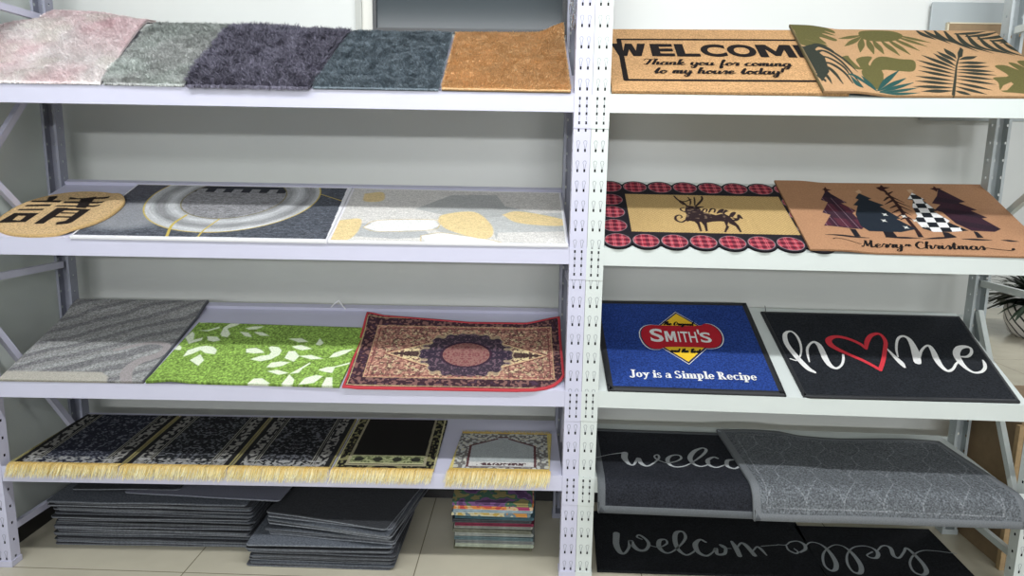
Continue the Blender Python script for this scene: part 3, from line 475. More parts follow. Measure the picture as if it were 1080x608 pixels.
# ------------------------------------------------------------------ mats
def cloth(name, rough=.92, nscale=700, namt=.16, bump=.5, bscale=500): return mat(name, (1, 1, 1), rough, nscale, namt, bump, bscale, attr=True, spec=.15)
def along(P, t):
    P = np.array(P, float); d = np.r_[0, np.cumsum(np.hypot(*np.diff(P, axis=0).T))]; d /= d[-1]
    return np.stack([np.interp(t, d, P[:, 0]), np.interp(t, d, P[:, 1])], -1)
class Mat: pass
def build_mat(name, label, cat, side, row, front, back, design, m, thick=.007, res=5., lift=0., hfun=None, drape=0, group=None, parent=None, warp=None, skirt=.8):
    """front / back: outlines of the near and far edge in cm on the shelf board (left to right)"""
    Fp, Bp = np.array(front, float), np.array(back, float)
    wid = max(np.ptp(Fp[:, 0]), np.ptp(Bp[:, 0])); dep = max(5, abs(Bp[:, 1].mean() - Fp[:, 1].mean()))
    nu, nv = int(wid * res) + 2, int(dep * res) + 2
    u = np.linspace(0, 1, nu); v = np.linspace(0, 1, nv)
    A = along(Fp, u)[None]; B = along(Bp, u)[None]; vv = v[:, None, None]
    G = A * (1 - vv) + B * vv
    if warp: G = warp(G)
    X, S = G[..., 0], G[..., 1]
    hf = (lambda X, S: np.zeros(np.shape(X))) if hfun is None else hfun
    H = lambda X, S, h: hf(np.asarray(X, float), np.asarray(S, float)) + lift + h
    pos = lambda X, S, h: surf(side, row, X, S, H(X, S, h), drape)
    top = pos(X, S, thick).reshape(-1, 3); bot = pos(X, S, 0.).reshape(-1, 3)
    idx = np.arange(nu * nv).reshape(nv, nu)
    q = np.stack([idx[:-1, :-1], idx[:-1, 1:], idx[1:, 1:], idx[1:, :-1]], -1).reshape(-1, 4)
    ring = np.r_[idx[0, :-1], idx[:-1, -1], idx[-1, :0:-1], idx[:0:-1, 0]]
    nb = len(ring); rb = np.arange(nb) + len(top); rn = np.roll(np.arange(nb), -1)
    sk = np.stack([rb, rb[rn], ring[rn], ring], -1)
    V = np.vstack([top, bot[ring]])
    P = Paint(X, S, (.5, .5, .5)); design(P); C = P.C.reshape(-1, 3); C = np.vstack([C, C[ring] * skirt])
    org = pos(X.mean(), S.mean(), 0.)
    # underside as a coarse strip grid
    ui = np.linspace(0, nu - 1, 9).astype(int); vi = np.linspace(0, nv - 1, 7).astype(int)
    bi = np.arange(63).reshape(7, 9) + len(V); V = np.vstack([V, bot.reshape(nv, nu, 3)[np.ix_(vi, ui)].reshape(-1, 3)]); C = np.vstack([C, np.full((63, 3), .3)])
    bq = np.stack([bi[:-1, :-1], bi[1:, :-1], bi[1:, 1:], bi[:-1, 1:]], -1).reshape(-1, 4)
    me = mesh_np(name, V - org, np.vstack([q, sk, bq]), smooth=False); sm = np.zeros(len(me.polygons), bool); sm[:len(q)] = True
    me.polygons.foreach_set('use_smooth', sm); set_col(me, C)
    o = link(name, me, m, parent, tuple(org))
    if label: tag(o, label, cat, group)
    r = Mat(); r.o = o; r.pos = pos; r.thick = thick; r.org = org; r.F = Fp; r.B = Bp; r.G = G; r.C = P.C; r.Hn = 0; r.hf = hf
    return r
def rim(M, name, m, wi=.8, wo=.25, rise=.001, sides='fblr', label=None):
    """raised binding following the mat's outline"""
    G = M.G; L = []
    if 'f' in sides: L.append(G[0, ::2])
    if 'r' in sides: L.append(G[::2, -1])
    if 'b' in sides: L.append(G[-1, ::-2])
    if 'l' in sides: L.append(G[::-2, 0])
    P = np.vstack(L); keep = np.r_[True, np.hypot(*np.diff(P, axis=0).T) > .05]; P = P[keep]; closed = len(sides) == 4
    nx = np.roll(P, -1, 0); pv = np.roll(P, 1, 0)
    if not closed: nx[-1] = 2 * P[-1] - P[-2]; pv[0] = 2 * P[0] - P[1]
    d1 = P - pv; d2 = nx - P; d1 /= np.linalg.norm(d1, axis=1)[:, None] + 1e-9; d2 /= np.linalg.norm(d2, axis=1)[:, None] + 1e-9
    n1 = np.stack([d1[:, 1], -d1[:, 0]], -1); n2 = np.stack([d2[:, 1], -d2[:, 0]], -1); n = n1 + n2; n /= np.maximum((n * n1).sum(1), .6)[:, None] + 1e-9
    t = M.thick; prof = [(-wi, t - .001), (-wi * .9, t + rise), (wo * .7, t + rise * .8), (wo, t * .5), (wo, -.0004)]
    V = np.concatenate([M.pos(P[:, 0] + n[:, 0] * a, P[:, 1] + n[:, 1] * a, h) for a, h in prof]) - M.org
    N = len(P); k = N if closed else N - 1; i = np.arange(k); j = (i + 1) % N
    F = np.concatenate([np.stack([a * N + i, (a + 1) * N + i, (a + 1) * N + j, a * N + j], -1) for a in range(len(prof) - 1)])
    o = link(name, mesh_np(name, V, F[:, ::-1].copy()), m, M.o)
    if label: o['label'] = label
    return o
def ribbon(P, w=None):
    P = np.array(P, float)
    if P.shape[1] == 2: P = np.hstack([P, np.full((len(P), 1), w)])
    Q = catmull(P, 8) if len(P) > 2 else catmull(P, 4)
    d = np.gradient(Q[:, :2], axis=0); d /= np.linalg.norm(d, axis=1)[:, None] + 1e-9; n = np.stack([-d[:, 1], d[:, 0]], -1)
    hw = np.maximum(np.abs(Q[:, 2:3]), .04) / 2
    a, b = Q[:, :2] - n * hw, Q[:, :2] + n * hw
    k = len(Q); V = np.vstack([a, b]); F = [(i, i + 1, k + i + 1, k + i) for i in range(k - 1)]
    # round ends
    for c, e in ((0, 1), (k - 1, -1)):
        base = len(V); r = hw[c, 0]; ang = math.atan2(n[c, 1], n[c, 0])
        arc = [Q[c, :2] + r * np.array([math.cos(ang + s * math.pi / 6), math.sin(ang + s * math.pi / 6)]) for s in (range(0, 7) if e > 0 else range(0, -7, -1))]
        V = np.vstack([V, arc]); f = tuple(range(base, base + 7)); F.append(f if e > 0 else f[::-1])
    return V, F
def flat(P):
    t = tessellate_polygon([[Vector((p[0], p[1], 0)) for p in P]]); return np.array(P, float)[:, :2], [tuple(f) for f in t]
def inlay(M, name, shapes, m, dh=.0006, step=.00003, label=None, cut=None):
    """printed / flocked figures lying on the mat's pile, one mesh"""
    V = []; F = []; n = 0
    for k, (v, f) in enumerate(shapes):
        h = M.thick + dh + step * k
        V.append(M.pos(v[:, 0], v[:, 1], h) - M.org); F += [tuple(n + i for i in g) for g in f]; n += len(v)
    o = link(name, mesh_np(name, np.vstack(V), F), m, M.o)
    # all upward
    me = o.data
    nrm = np.zeros(len(me.polygons) * 3); me.polygons.foreach_get('normal', nrm); nrm = nrm.reshape(-1, 3)
    fl = [p.index for p, z in zip(me.polygons, nrm[:, 2]) if z < 0]
    if fl:
        import bmesh
        bm = bmesh.new(); bm.from_mesh(me); bm.faces.ensure_lookup_table(); bmesh.ops.reverse_faces(bm, faces=[bm.faces[i] for i in fl]); bm.to_mesh(me); bm.free()
    if label: o['label'] = label
    return o
# block letters from Blender's own built-in typeface
def letters(text, x0, x1, y0, y1, bold=.02, shear=0., slope=0., ref=None, spacing=1.):
    cu = bpy.data.curves.new('t', 'FONT'); cu.body = text; cu.size = 1; cu.offset = bold; cu.shear = 0; cu.space_character = spacing; cu.resolution_u = 4
    ob = bpy.data.objects.new('t', cu); COL.objects.link(ob); dg = bpy.context.evaluated_depsgraph_get(); dg.update()
    me = bpy.data.meshes.new_from_object(ob.evaluated_get(dg)); V = np.array([v.co[:2] for v in me.vertices]); Fc = [tuple(p.vertices) for p in me.polygons]
    bpy.data.objects.remove(ob); bpy.data.curves.remove(cu); bpy.data.meshes.remove(me)
    lo, hi = V.min(0), V.max(0)
    if ref: lo[1], hi[1] = ref
    W = np.empty_like(V); W[:, 0] = x0 + (V[:, 0] - lo[0]) / (hi[0] - lo[0]) * (x1 - x0); W[:, 1] = y0 + (V[:, 1] - lo[1]) / (hi[1] - lo[1]) * (y1 - y0)
    W[:, 0] += (W[:, 1] - y0) * shear; W[:, 1] += (W[:, 0] - x0) * slope
    return W, Fc
# a small pen-written alphabet
GL = {
 'a': (1.2, [[(.85, .9), (.5, 1), (.15, .6), (.2, .1), (.5, 0), (.8, .5), (.9, 1), (.85, .2), (1.0, 0), (1.3, .35)]]),
 'b': (1.0, [[(0, .3), (.4, 1.5), (.5, 2), (.3, 1.9), (.2, 1), (.2, .2), (.5, 0), (.85, .4), (.75, .95), (1.1, .9)]]),
 'c': (.95, [[(.8, .8), (.5, 1), (.15, .55), (.3, .05), (.65, 0), (1.05, .35)]]),
 'd': (1.2, [[(.85, .9), (.5, 1), (.15, .6), (.2, .1), (.5, 0), (.8, .5), (1.0, 2)], [(1.0, 2), (.88, .5), (.95, .05), (1.3, .35)]]),
 'e': (.95, [[(0, .35), (.45, .45), (.75, .8), (.5, 1.0), (.2, .65), (.25, .1), (.55, 0), (1.05, .35)]]),
 'f': (.8, [[(.1, .5), (.55, 1.5), (.6, 2), (.4, 1.9), (.3, 1), (.2, -.6), (.3, -1), (.5, -.6), (.3, 0), (.85, .35)]]),
 'g': (1.2, [[(.85, .9), (.5, 1), (.15, .6), (.2, .1), (.5, 0), (.8, .5), (.9, 1)], [(.9, 1), (.8, -.5), (.5, -1), (.2, -.7), (.6, -.2), (1.25, .35)]]),
 'h': (1.1, [[(0, .3), (.4, 1.5), (.5, 2), (.3, 1.9), (.2, 1), (.15, 0)], [(.15, 0), (.3, .7), (.6, 1), (.75, .8), (.7, .2), (.85, 0), (1.15, .35)]]),
 'i': (.6, [[(0, .35), (.25, 1), (.2, .2), (.35, 0), (.7, .35)], [(.32, 1.5), (.38, 1.58)]]),
 'k': (1.05, [[(0, .3), (.4, 1.5), (.5, 2), (.3, 1.9), (.2, 1), (.15, 0)], [(.15, .4), (.6, 1), (.7, .75), (.3, .5), (.6, .1), (.8, 0), (1.1, .35)]]),
 'l': (.7, [[(0, .3), (.45, 1.5), (.5, 2), (.3, 1.9), (.2, .8), (.3, 0), (.75, .35)]]),
 'm': (1.5, [[(0, .4), (.2, 1), (.15, 0)], [(.15, .1), (.35, .8), (.6, 1), (.65, .7), (.6, 0)], [(.6, .1), (.85, .85), (1.1, 1), (1.15, .7), (1.1, .15), (1.25, 0), (1.55, .35)]]),
 'n': (1.1, [[(0, .4), (.2, 1), (.15, 0)], [(.15, .1), (.4, .85), (.65, 1), (.75, .7), (.7, .15), (.85, 0), (1.15, .35)]]),
 'o': (.95, [[(.55, 1), (.2, .75), (.15, .25), (.45, 0), (.8, .35), (.8, .8), (.55, 1), (.65, .75), (1.0, .8)]]),
 'r': (.85, [[(0, .35), (.25, 1.1), (.35, .9), (.7, .95), (.55, .3), (.65, 0), (.9, .35)]]),
 's': (.8, [[(0, .3), (.45, 1.1), (.6, .5), (.5, 0), (.2, .05)], [(.5, 0), (.85, .35)]]),
 't': (.75, [[(0, .4), (.45, 1.9), (.3, .2), (.45, 0), (.8, .35)], [(.1, 1.3), (.75, 1.35)]]),
 'u': (1.15, [[(0, .5), (.2, 1), (.15, .3), (.35, 0), (.7, .4), (.85, 1), (.8, .2), (.95, 0), (1.2, .35)]]),
 'y': (1.1, [[(0, .5), (.2, 1), (.15, .3), (.35, 0), (.7, .4), (.85, 1)], [(.85, 1), (.75, -.5), (.5, -1), (.2, -.7), (.6, -.2), (1.15, .35)]]),
 'T': (1.35, [[(0, 1.5), (.25, 2), (.9, 1.85), (1.5, 2.15)], [(.95, 1.95), (.8, .8), (.55, 0), (.2, .15)]]),
 'M': (1.7, [[(0, .2), (.15, 0), (.3, .5), (.5, 2)], [(.5, 2), (.75, .2)], [(.75, .2), (1.3, 2.1)], [(1.3, 2.1), (1.25, .3), (1.45, 0), (1.75, .35)]]),
 'C': (1.25, [[(1.1, 1.5), (.95, 2), (.45, 1.75), (.15, .9), (.4, .1), (.8, 0), (1.3, .35)]]),
 'O': (1.4, [[(.8, 2), (.3, 1.5), (.2, .5), (.6, 0), (1.2, .6), (1.2, 1.6), (.8, 2), (.9, 1.6)]]),
 'B': (1.25, [[(.4, 2), (.3, 0)], [(.1, 1.7), (.6, 2.1), (1.0, 1.6), (.5, 1.1), (1.1, .6), (.7, 0), (.1, .1)]]),
 '!': (.5, [[(.35, 2), (.2, .6)], [(.12, .05), (.16, .1)]]), ' ': (.75, [])}
def script(text, x0, x1, base, xh, w=.35, slant=.35, slope=0., base1=None):
    tot = sum(GL[c][0] for c in text); k = (x1 - x0) / tot; X = x0; out = []
    if base1 is not None: slope = (base1 - base) / (x1 - x0)
    for c in text:
        a, st = GL[c]
        for s in st:
            P = catmull(s, 5) if len(s) > 2 else np.array(s, float)
            Q = np.stack([X + P[:, 0] * k + P[:, 1] * xh * slant, base + P[:, 1] * xh + (X - x0) * slope], -1)
            d = np.gradient(Q, axis=0); d /= np.linalg.norm(d, axis=1)[:, None] + 1e-9
            ww = w * (.45 + .75 * np.clip(-d[:, 1], 0, 1) + .15 * np.abs(d[:, 1]))
            hw = ww[:, None] / 2; n = np.stack([-d[:, 1], d[:, 0]], -1); m = len(Q)
            V = np.vstack([Q - n * hw, Q + n * hw]); out.append((V, [(i, i + 1, m + i + 1, m + i) for i in range(m - 1)]))
        X += a * k
    return out

# fat-faced serif letters, x-height 1 cap height ~1.5: (advance, filled outlines)
def serif(text, x0, x1, base, xh, cap):
    def bar(x, y0, y1, w=.34): return [(x, y0), (x + w, y0), (x + w, y1), (x, y1)]
    def ser(x, y, w=.62, h=.13): return [(x, y), (x + w, y), (x + w, y + h), (x, y + h)]
    def bowl(cx, cy, rx, ry, wx=.30, wy=.12, a0=0, a1=360, n=20):
        o = [(cx + rx * math.cos(math.radians(a0 + (a1 - a0) * k / n)), cy + ry * math.sin(math.radians(a0 + (a1 - a0) * k / n))) for k in range(n + 1)]
        i = [(cx + (rx - wx) * math.cos(math.radians(a0 + (a1 - a0) * k / n)), cy + (ry - wy) * math.sin(math.radians(a0 + (a1 - a0) * k / n))) for k in range(n + 1)]
        return ('ring', o, i)
    c = cap / xh
    D = {'J': (.95, [bar(.42, .1, c), ser(.26, c - .13, .68), bowl(.38, .15, .38, .32, .30, .14, 180, 360)]),
     'o': (.92, [bowl(.44, .5, .44, .52)]), 'y': (.98, [[(.0, 1), (.36, 1), (.66, .28), (.5, .0)], [(.62, 1), (.86, 1), (.44, -.28), (.26, -.28)], ser(-.04, .87, .5), ser(.54, .87, .44), [(.05, -.42), (.34, -.42), (.46, -.2), (.2, -.14)]]),
     'i': (.56, [bar(.12, 0, 1), ser(0, 0, .6), ser(0, .87, .3), bowl(.29, 1.33, .19, .19, .19, .19)]), 's': (.74, [bowl(.34, .74, .32, .28, .2, .13, 20, 270), bowl(.36, .26, .34, .28, .24, .13, -160, 90)]),
     'a': (.92, [bar(.46, 0, .8), ser(.5, 0, .4), bowl(.34, .3, .32, .32, .2, .12, 60, 300), bowl(.42, .72, .36, .3, .2, .14, 10, 165)]),
     'S': (1.0, [bowl(.46, c * .74, .42, c * .27, .26, .16, 15, 270), bowl(.48, c * .26, .46, c * .28, .32, .16, -165, 90)]),
     'm': (1.5, [bar(.1, 0, 1), bar(.58, 0, .8), bar(1.06, 0, .8), ser(0, 0, .5), ser(.52, 0, .46), ser(1.0, 0, .5), ser(0, .87, .3), bowl(.66, .72, .26, .3, .2, .16, 0, 140), bowl(1.14, .72, .26, .3, .2, .16, 0, 140)]),
     'p': (1.02, [bar(.12, -.42, 1), ser(0, -.42, .6), ser(0, .87, .3), bowl(.5, .5, .44, .52, .30, .13, -140, 140)]), 'l': (.56, [bar(.12, 0, c + .05), ser(0, 0, .6), ser(0, c - .08, .3)]),
     'e': (.88, [bowl(.43, .5, .42, .52, .28, .12, 20, 325), [(.2, .44), (.83, .44), (.83, .58), (.2, .58)], bowl(.43, .5, .42, .52, .24, .12, 8, 60)]),
     'R': (1.25, [bar(.14, 0, c), ser(0, 0, .66), ser(0, c - .13, .4), bowl(.5, c * .74, .42, c * .26, .3, .13, -100, 100), [(.46, c * .5), (.78, c * .5), (1.22, 0), (.84, 0)]]),
     'c': (.82, [bowl(.43, .5, .42, .52, .28, .12, 35, 325)]), ' ': (.42, [])}
    tot = sum(D[ch][0] for ch in text); k = (x1 - x0) / tot; X = x0; out = []
    for ch in text:
        adv, sh = D[ch]
        for s in sh:
            if isinstance(s, tuple):
                o, i = np.array(s[1]), np.array(s[2]); n = len(o); V = np.vstack([o, i]); F = [(a, a + 1, n + a + 1, n + a) for a in range(n - 1)]
            else: V, F = flat(s)
            out.append((np.column_stack([X + V[:, 0] * k, base + V[:, 1] * xh]), F))
        X += adv * k
    return out

# ---------------- top left: five plush bath rugs with a real pile
def pile(M, name, m, n, length, width, lean=(0, -.35), spread=.6, seed=1, vary=.12, edge=.05):
    """individual yarn tufts standing on the backing"""
    r = np.random.default_rng(seed); nv, nu = M.G.shape[:2]
    u = r.random(n); v = r.random(n); ne = int(n * edge)
    u[:ne // 3] = r.choice([0.002, .998], ne // 3); v[ne // 3:ne] = .002
    fi = v * (nv - 1); fj = u * (nu - 1); i = np.minimum(fi.astype(int), nv - 2); j = np.minimum(fj.astype(int), nu - 2); a = (fi - i)[:, None]; c = (fj - j)[:, None]
    XS = (M.G[i, j] * (1 - a) + M.G[i + 1, j] * a) * (1 - c) + (M.G[i, j + 1] * (1 - a) + M.G[i + 1, j + 1] * a) * c
    col = M.C[i, j] * (1 + vary * r.normal(size=(n, 1)))
    h0 = M.thick - .0006
    p = M.pos(XS[:, 0], XS[:, 1], np.full(n, h0)); up = M.pos(XS[:, 0], XS[:, 1], np.full(n, h0 + .01)) - p; up /= np.linalg.norm(up, axis=1)[:, None]
    ex = M.pos(XS[:, 0] + .5, XS[:, 1], np.full(n, h0)) - p; ex /= np.linalg.norm(ex, axis=1)[:, None]; ey = np.cross(up, ex)
    clump = vn(XS[:, 0], XS[:, 1], 2.2, seed=seed) - .5; clump2 = vn(XS[:, 0], XS[:, 1], 2.2, seed=seed + 5) - .5
    dx = lean[0] + spread * (r.normal(size=n) * .5 + clump * 1.6); dy = lean[1] + spread * (r.normal(size=n) * .5 + clump2 * 1.6)
    out = ss(.02 - v, 0, .02) * .6; dy -= out; dx += np.where(u > .99, .6, 0) - np.where(u < .01, .6, 0)
    d1 = up + ex * dx[:, None] * .5 + ey * dy[:, None] * .5; d1 /= np.linalg.norm(d1, axis=1)[:, None]
    d2 = up * .35 + ex * dx[:, None] + ey * dy[:, None]; d2 /= np.linalg.norm(d2, axis=1)[:, None]
    fe = (v < .01)[:, None]; d1 = np.where(fe, up * .5 - ey * 1.0 + ex * dx[:, None] * .3, d1); d2 = np.where(fe, -ey * .35 - up * 1.0 + ex * dx[:, None] * .2, d2)
    d1 /= np.linalg.norm(d1, axis=1)[:, None]; d2 /= np.linalg.norm(d2, axis=1)[:, None]
    L = (length * (.65 + .5 * r.random(n)))[:, None]; mid = p + d1 * L * .55; tip = mid + d2 * L * .5
    L = np.where(fe, L * (.15 + 1.0 * r.random((n, 1)) ** 2), L); mid = p + d1 * L * .55; tip = mid + d2 * L * .5
    ang = r.random(n) * math.pi; sd = (ex * np.cos(ang)[:, None] + ey * np.sin(ang)[:, None]) * width / 2
    V = np.stack([p - sd, p + sd, mid + sd * .9, mid - sd * .9, tip + sd * .35, tip - sd * .35], 1).reshape(-1, 3)
    b = np.arange(n)[:, None] * 6; F = np.concatenate([b + [0, 1, 2, 3], b + [3, 2, 4, 5]])
    me = mesh_np(name, V - M.org, F); C = np.repeat(col, 6, 0).reshape(n, 6, 3); C = C.reshape(-1, 3)
    set_col(me, C); o = link(name, me, m, M.o); o['kind'] = 'stuff'; return o
M_fur = mat('plush_yarn', (1, 1, 1), .9, attr=True, spec=.1); M_base = cloth('plush_backing')
def bumpy(seed, amp=.012, s=14, back=0., bs=40, bl=0):
    def f(X, S):
        e = ss(S, 0, 6)
        return amp * e * fbm(X, S, s, seed) - back * ss(S, bs, bs + 16)
    return f
G_RUG = 'plush bath rugs along the top shelf'
def d_pink(P):
    n = fbm(P.X, P.Y, 18, 2); n2 = fbm(P.X, P.Y, 9, 5)
    P.C[:] = rgb(250, 244, 243); P.mix(ss(n, .5, .8) * .45, rgb(243, 216, 220)); P.mix(ss(fbm(P.X, P.Y, 26, 9), .35, .6) * ss(P.Y, 12, 40) * .4, rgb(242, 210, 215)); P.mix(ss(n2, .5, .75) * .4, rgb(238, 238, 230)); P.mix(ss(P.X, -162, -150) * ss(P.Y, 10, 35) * .6, rgb(242, 210, 216))
def d_sage(P):
    n = fbm(P.X, P.Y, 14, 8); P.C[:] = rgb(192, 194, 192); P.mix(ss(n, .4, .7), rgb(206, 212, 208)); P.mix(ss(P.Y, 25, 50) * .5, rgb(150, 156, 152))  # darker far end: partly real yarn tone, partly light falloff painted in
def flatcol(c, var=.06, s=8, seed=1):
    def f(P): P.C[:] = np.array(c) * (1 + var * 2 * (fbm(P.X, P.Y, s, seed) - .5))[..., None]
    return f
def w_pink(G):          # the free left side bulges out past the posts
    G = G.copy(); X, S = G[..., 0], G[..., 1]
    G[..., 0] = X - 11 * ss(-X, 178, 193) * ss(S, 7, 13) * (1 - ss(S, 40, 45)); return G
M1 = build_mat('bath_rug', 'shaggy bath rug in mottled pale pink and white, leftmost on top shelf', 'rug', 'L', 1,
    [(-193.5, 0), (-152.6, 0)], [(-193.5, 57), (-186, 64), (-161.5, 62.5)], d_pink, M_base, .006, 2., skirt=.4, warp=w_pink,
    hfun=lambda X, S: .014 * ss(S, 0, 6) * fbm(X, S, 16, 1) + .045 * ss(S, 12, 48) * (.45 + .55 * ss(-X, 160, 185)) - .03 * ss(S, 52, 64))
# its free left side hangs a little past the post
pile(M1, 'pile', M_fur, 60000, .012, .0022, spread=.26, seed=1, vary=.03)
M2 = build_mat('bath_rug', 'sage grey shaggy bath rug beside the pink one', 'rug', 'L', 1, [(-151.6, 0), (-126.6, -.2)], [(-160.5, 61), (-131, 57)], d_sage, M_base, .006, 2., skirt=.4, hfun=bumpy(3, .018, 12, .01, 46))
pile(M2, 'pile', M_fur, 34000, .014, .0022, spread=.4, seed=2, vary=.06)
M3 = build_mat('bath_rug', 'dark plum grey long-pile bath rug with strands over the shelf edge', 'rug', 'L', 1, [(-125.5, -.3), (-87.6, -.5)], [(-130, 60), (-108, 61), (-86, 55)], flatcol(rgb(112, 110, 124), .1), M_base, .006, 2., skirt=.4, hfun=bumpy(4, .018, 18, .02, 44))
pile(M3, 'pile', M_fur, 34000, .021, .0026, spread=.75, seed=3, vary=.12, edge=.14)
def d_slate(P):
    P.C[:] = np.array(rgb(124, 136, 144)) * (1 + .12 * (fbm(P.X, P.Y, 7, 6) - .5))[..., None]
    P.mix(P.strokemask([(-81, 9), (-52, 9), (-52, 46), (-81, 46), (-81, 9)], 1.2, .3, False) * .25, rgb(60, 74, 84))
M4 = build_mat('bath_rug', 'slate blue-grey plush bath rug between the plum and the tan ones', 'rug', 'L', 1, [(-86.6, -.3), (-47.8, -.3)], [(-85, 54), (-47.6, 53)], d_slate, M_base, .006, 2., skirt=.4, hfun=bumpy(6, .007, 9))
pile(M4, 'pile', M_fur, 52000, .010, .0021, spread=.45, seed=4, vary=.08)
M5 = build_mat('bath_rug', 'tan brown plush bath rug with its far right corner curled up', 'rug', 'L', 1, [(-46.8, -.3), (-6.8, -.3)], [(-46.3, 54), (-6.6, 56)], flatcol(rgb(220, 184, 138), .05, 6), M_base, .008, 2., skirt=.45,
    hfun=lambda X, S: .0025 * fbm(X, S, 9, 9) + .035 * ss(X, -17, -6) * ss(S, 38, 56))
pile(M5, 'pile', M_fur, 60000, .007, .0019, spread=.24, seed=5, vary=.05)
for o in (M1, M2, M3, M4, M5): o.o['group'] = G_RUG

# ---------------- coir and rubber-backed doormats, right rack
M_coir = cloth('coir_fibre', .95, 190, .34, .8, 300); M_coirfine = cloth('fine_coir', .92, 240, .14, .4, 400)
M_ink = mat('black_print', rgb(30, 26, 26), .9, 500, .3, .5, 400, spec=.1)
M_loop = cloth('looped_vinyl', .85, 180, .5, .9, 240)
def S_(v): return [ribbon(p) for p in v]
m = build_mat('doormat', 'coir doormat reading WELCOME in a black frame on the top shelf', 'doormat', 'R', 1, [(6.0, .2), (77.9, .2)], [(6.0, 52.5), (77.9, 53)], flatcol(rgb(188, 148, 104), .04, 3), M_coir, .010, 4)
fr = [(10.8, 42.4, 1.4), (44, 42.8, 1.4), (76.4, 43, 1.4)], [(76.4, 43, 1.5), (76.4, 8.8, 1.5)], [(76.4, 8.8, 1.4), (44, 8.5, 1.4), (10.8, 8.2, 1.4)], [(10.9, 8.2, 1.7), (10.7, 42.4, 1.7)]
inlay(m, 'frame_print', S_(fr), M_ink)
WM = {'M': [(0, 0), (0, 11), (3.6, 11), (6, 5.2), (8.4, 11), (12, 11), (12, 0), (9.2, 0), (9.2, 6.8), (6.9, 1.2), (5.1, 1.2), (2.8, 6.8), (2.8, 0)],
      'W': [(0, 11), (2.9, 11), (4.0, 4.6), (4.9, 11), (7.3, 11), (8.3, 4.6), (9.2, 11), (12, 11), (9.9, 0), (7.1, 0), (6.05, 5.8), (5.0, 0), (2.2, 0)]}
m.thick += .0004
inlay(m, 'lettering', [(np.array(WM[ch]) * ((xb - xa) / 12, 1) + (xa, 27.4), flat(WM[ch])[1]) if ch in WM else letters(ch, xa, xb, 27.4, 38.4, bold=.045) for ch, xa, xb in zip('WELCOME', (7.7, 21.1, 29.5, 38.0, 47.0, 57.3, 70.2), (19.6, 28.9, 37.4, 46.6, 56.8, 69.3, 76.6))] + script('Thank you for coming', 17, 65.5, 20.4, 2.3, .72, .25, base1=19.8) + script('to my house today!', 20.2, 61.5, 13.4, 2.3, .72, .25), M_ink)
def smo(P): return catmull([P[-1]] + list(P) + [P[0], P[1]], 4)[4:-4].tolist()
OL = rgb(94, 90, 52); DG = rgb(48, 52, 44); TE = rgb(38, 76, 72)
def wide(q, k): return [(p[0], p[1], p[2] * k if 0 < i < len(q) - 1 else p[2]) for i, p in enumerate(q)]
def d_palm(P):
    P.C[:] = np.array(rgb(180, 144, 106)) * (1 + .05 * (fbm(P.X, P.Y, 3, 4) - .5))[..., None]
    for q in T['pleaf']: P.poly(smo(q), OL)
    for q in T['phole']: P.poly(q, rgb(180, 144, 106))
    for q in T['fan_o']: P.stroke([q[0], [(q[0][0] + q[1][0]) / 2, (q[0][1] + q[1][1]) / 2, 2.3], [q[1][0], q[1][1], .3]], OL)
    for q in T['fan_base']: P.poly(q, DG)
    for q in T['fan_g']: P.stroke(wide(q, 2.1), DG)
    for q in T['fan_t']: P.stroke(wide(q, 1.6), TE)
    for q in T['fr_d'][:1]: P.stroke(q, DG)
    for q in T['fr_d'][1:] + T['fr_u']: P.stroke(wide(q, 2.0), DG)
    for q in T['fr_dl']: P.poly(q, DG)
m = build_mat('doormat', 'tan doormat printed with green palm leaves, top shelf right', 'doormat', 'R', 1, [(69.8, -.5), (143, .4)], [(73.4, 55.6), (90, 54.6), (145.5, 54)], d_palm, M_coirfine, .008, 6, hfun=lambda X, S: .0125 * (1 - ss(X, 78.6, 92)))
rim(m, 'edge_binding', mat('olive_edge', rgb(96, 84, 52), .9), .3, .15, .0006, 'l')

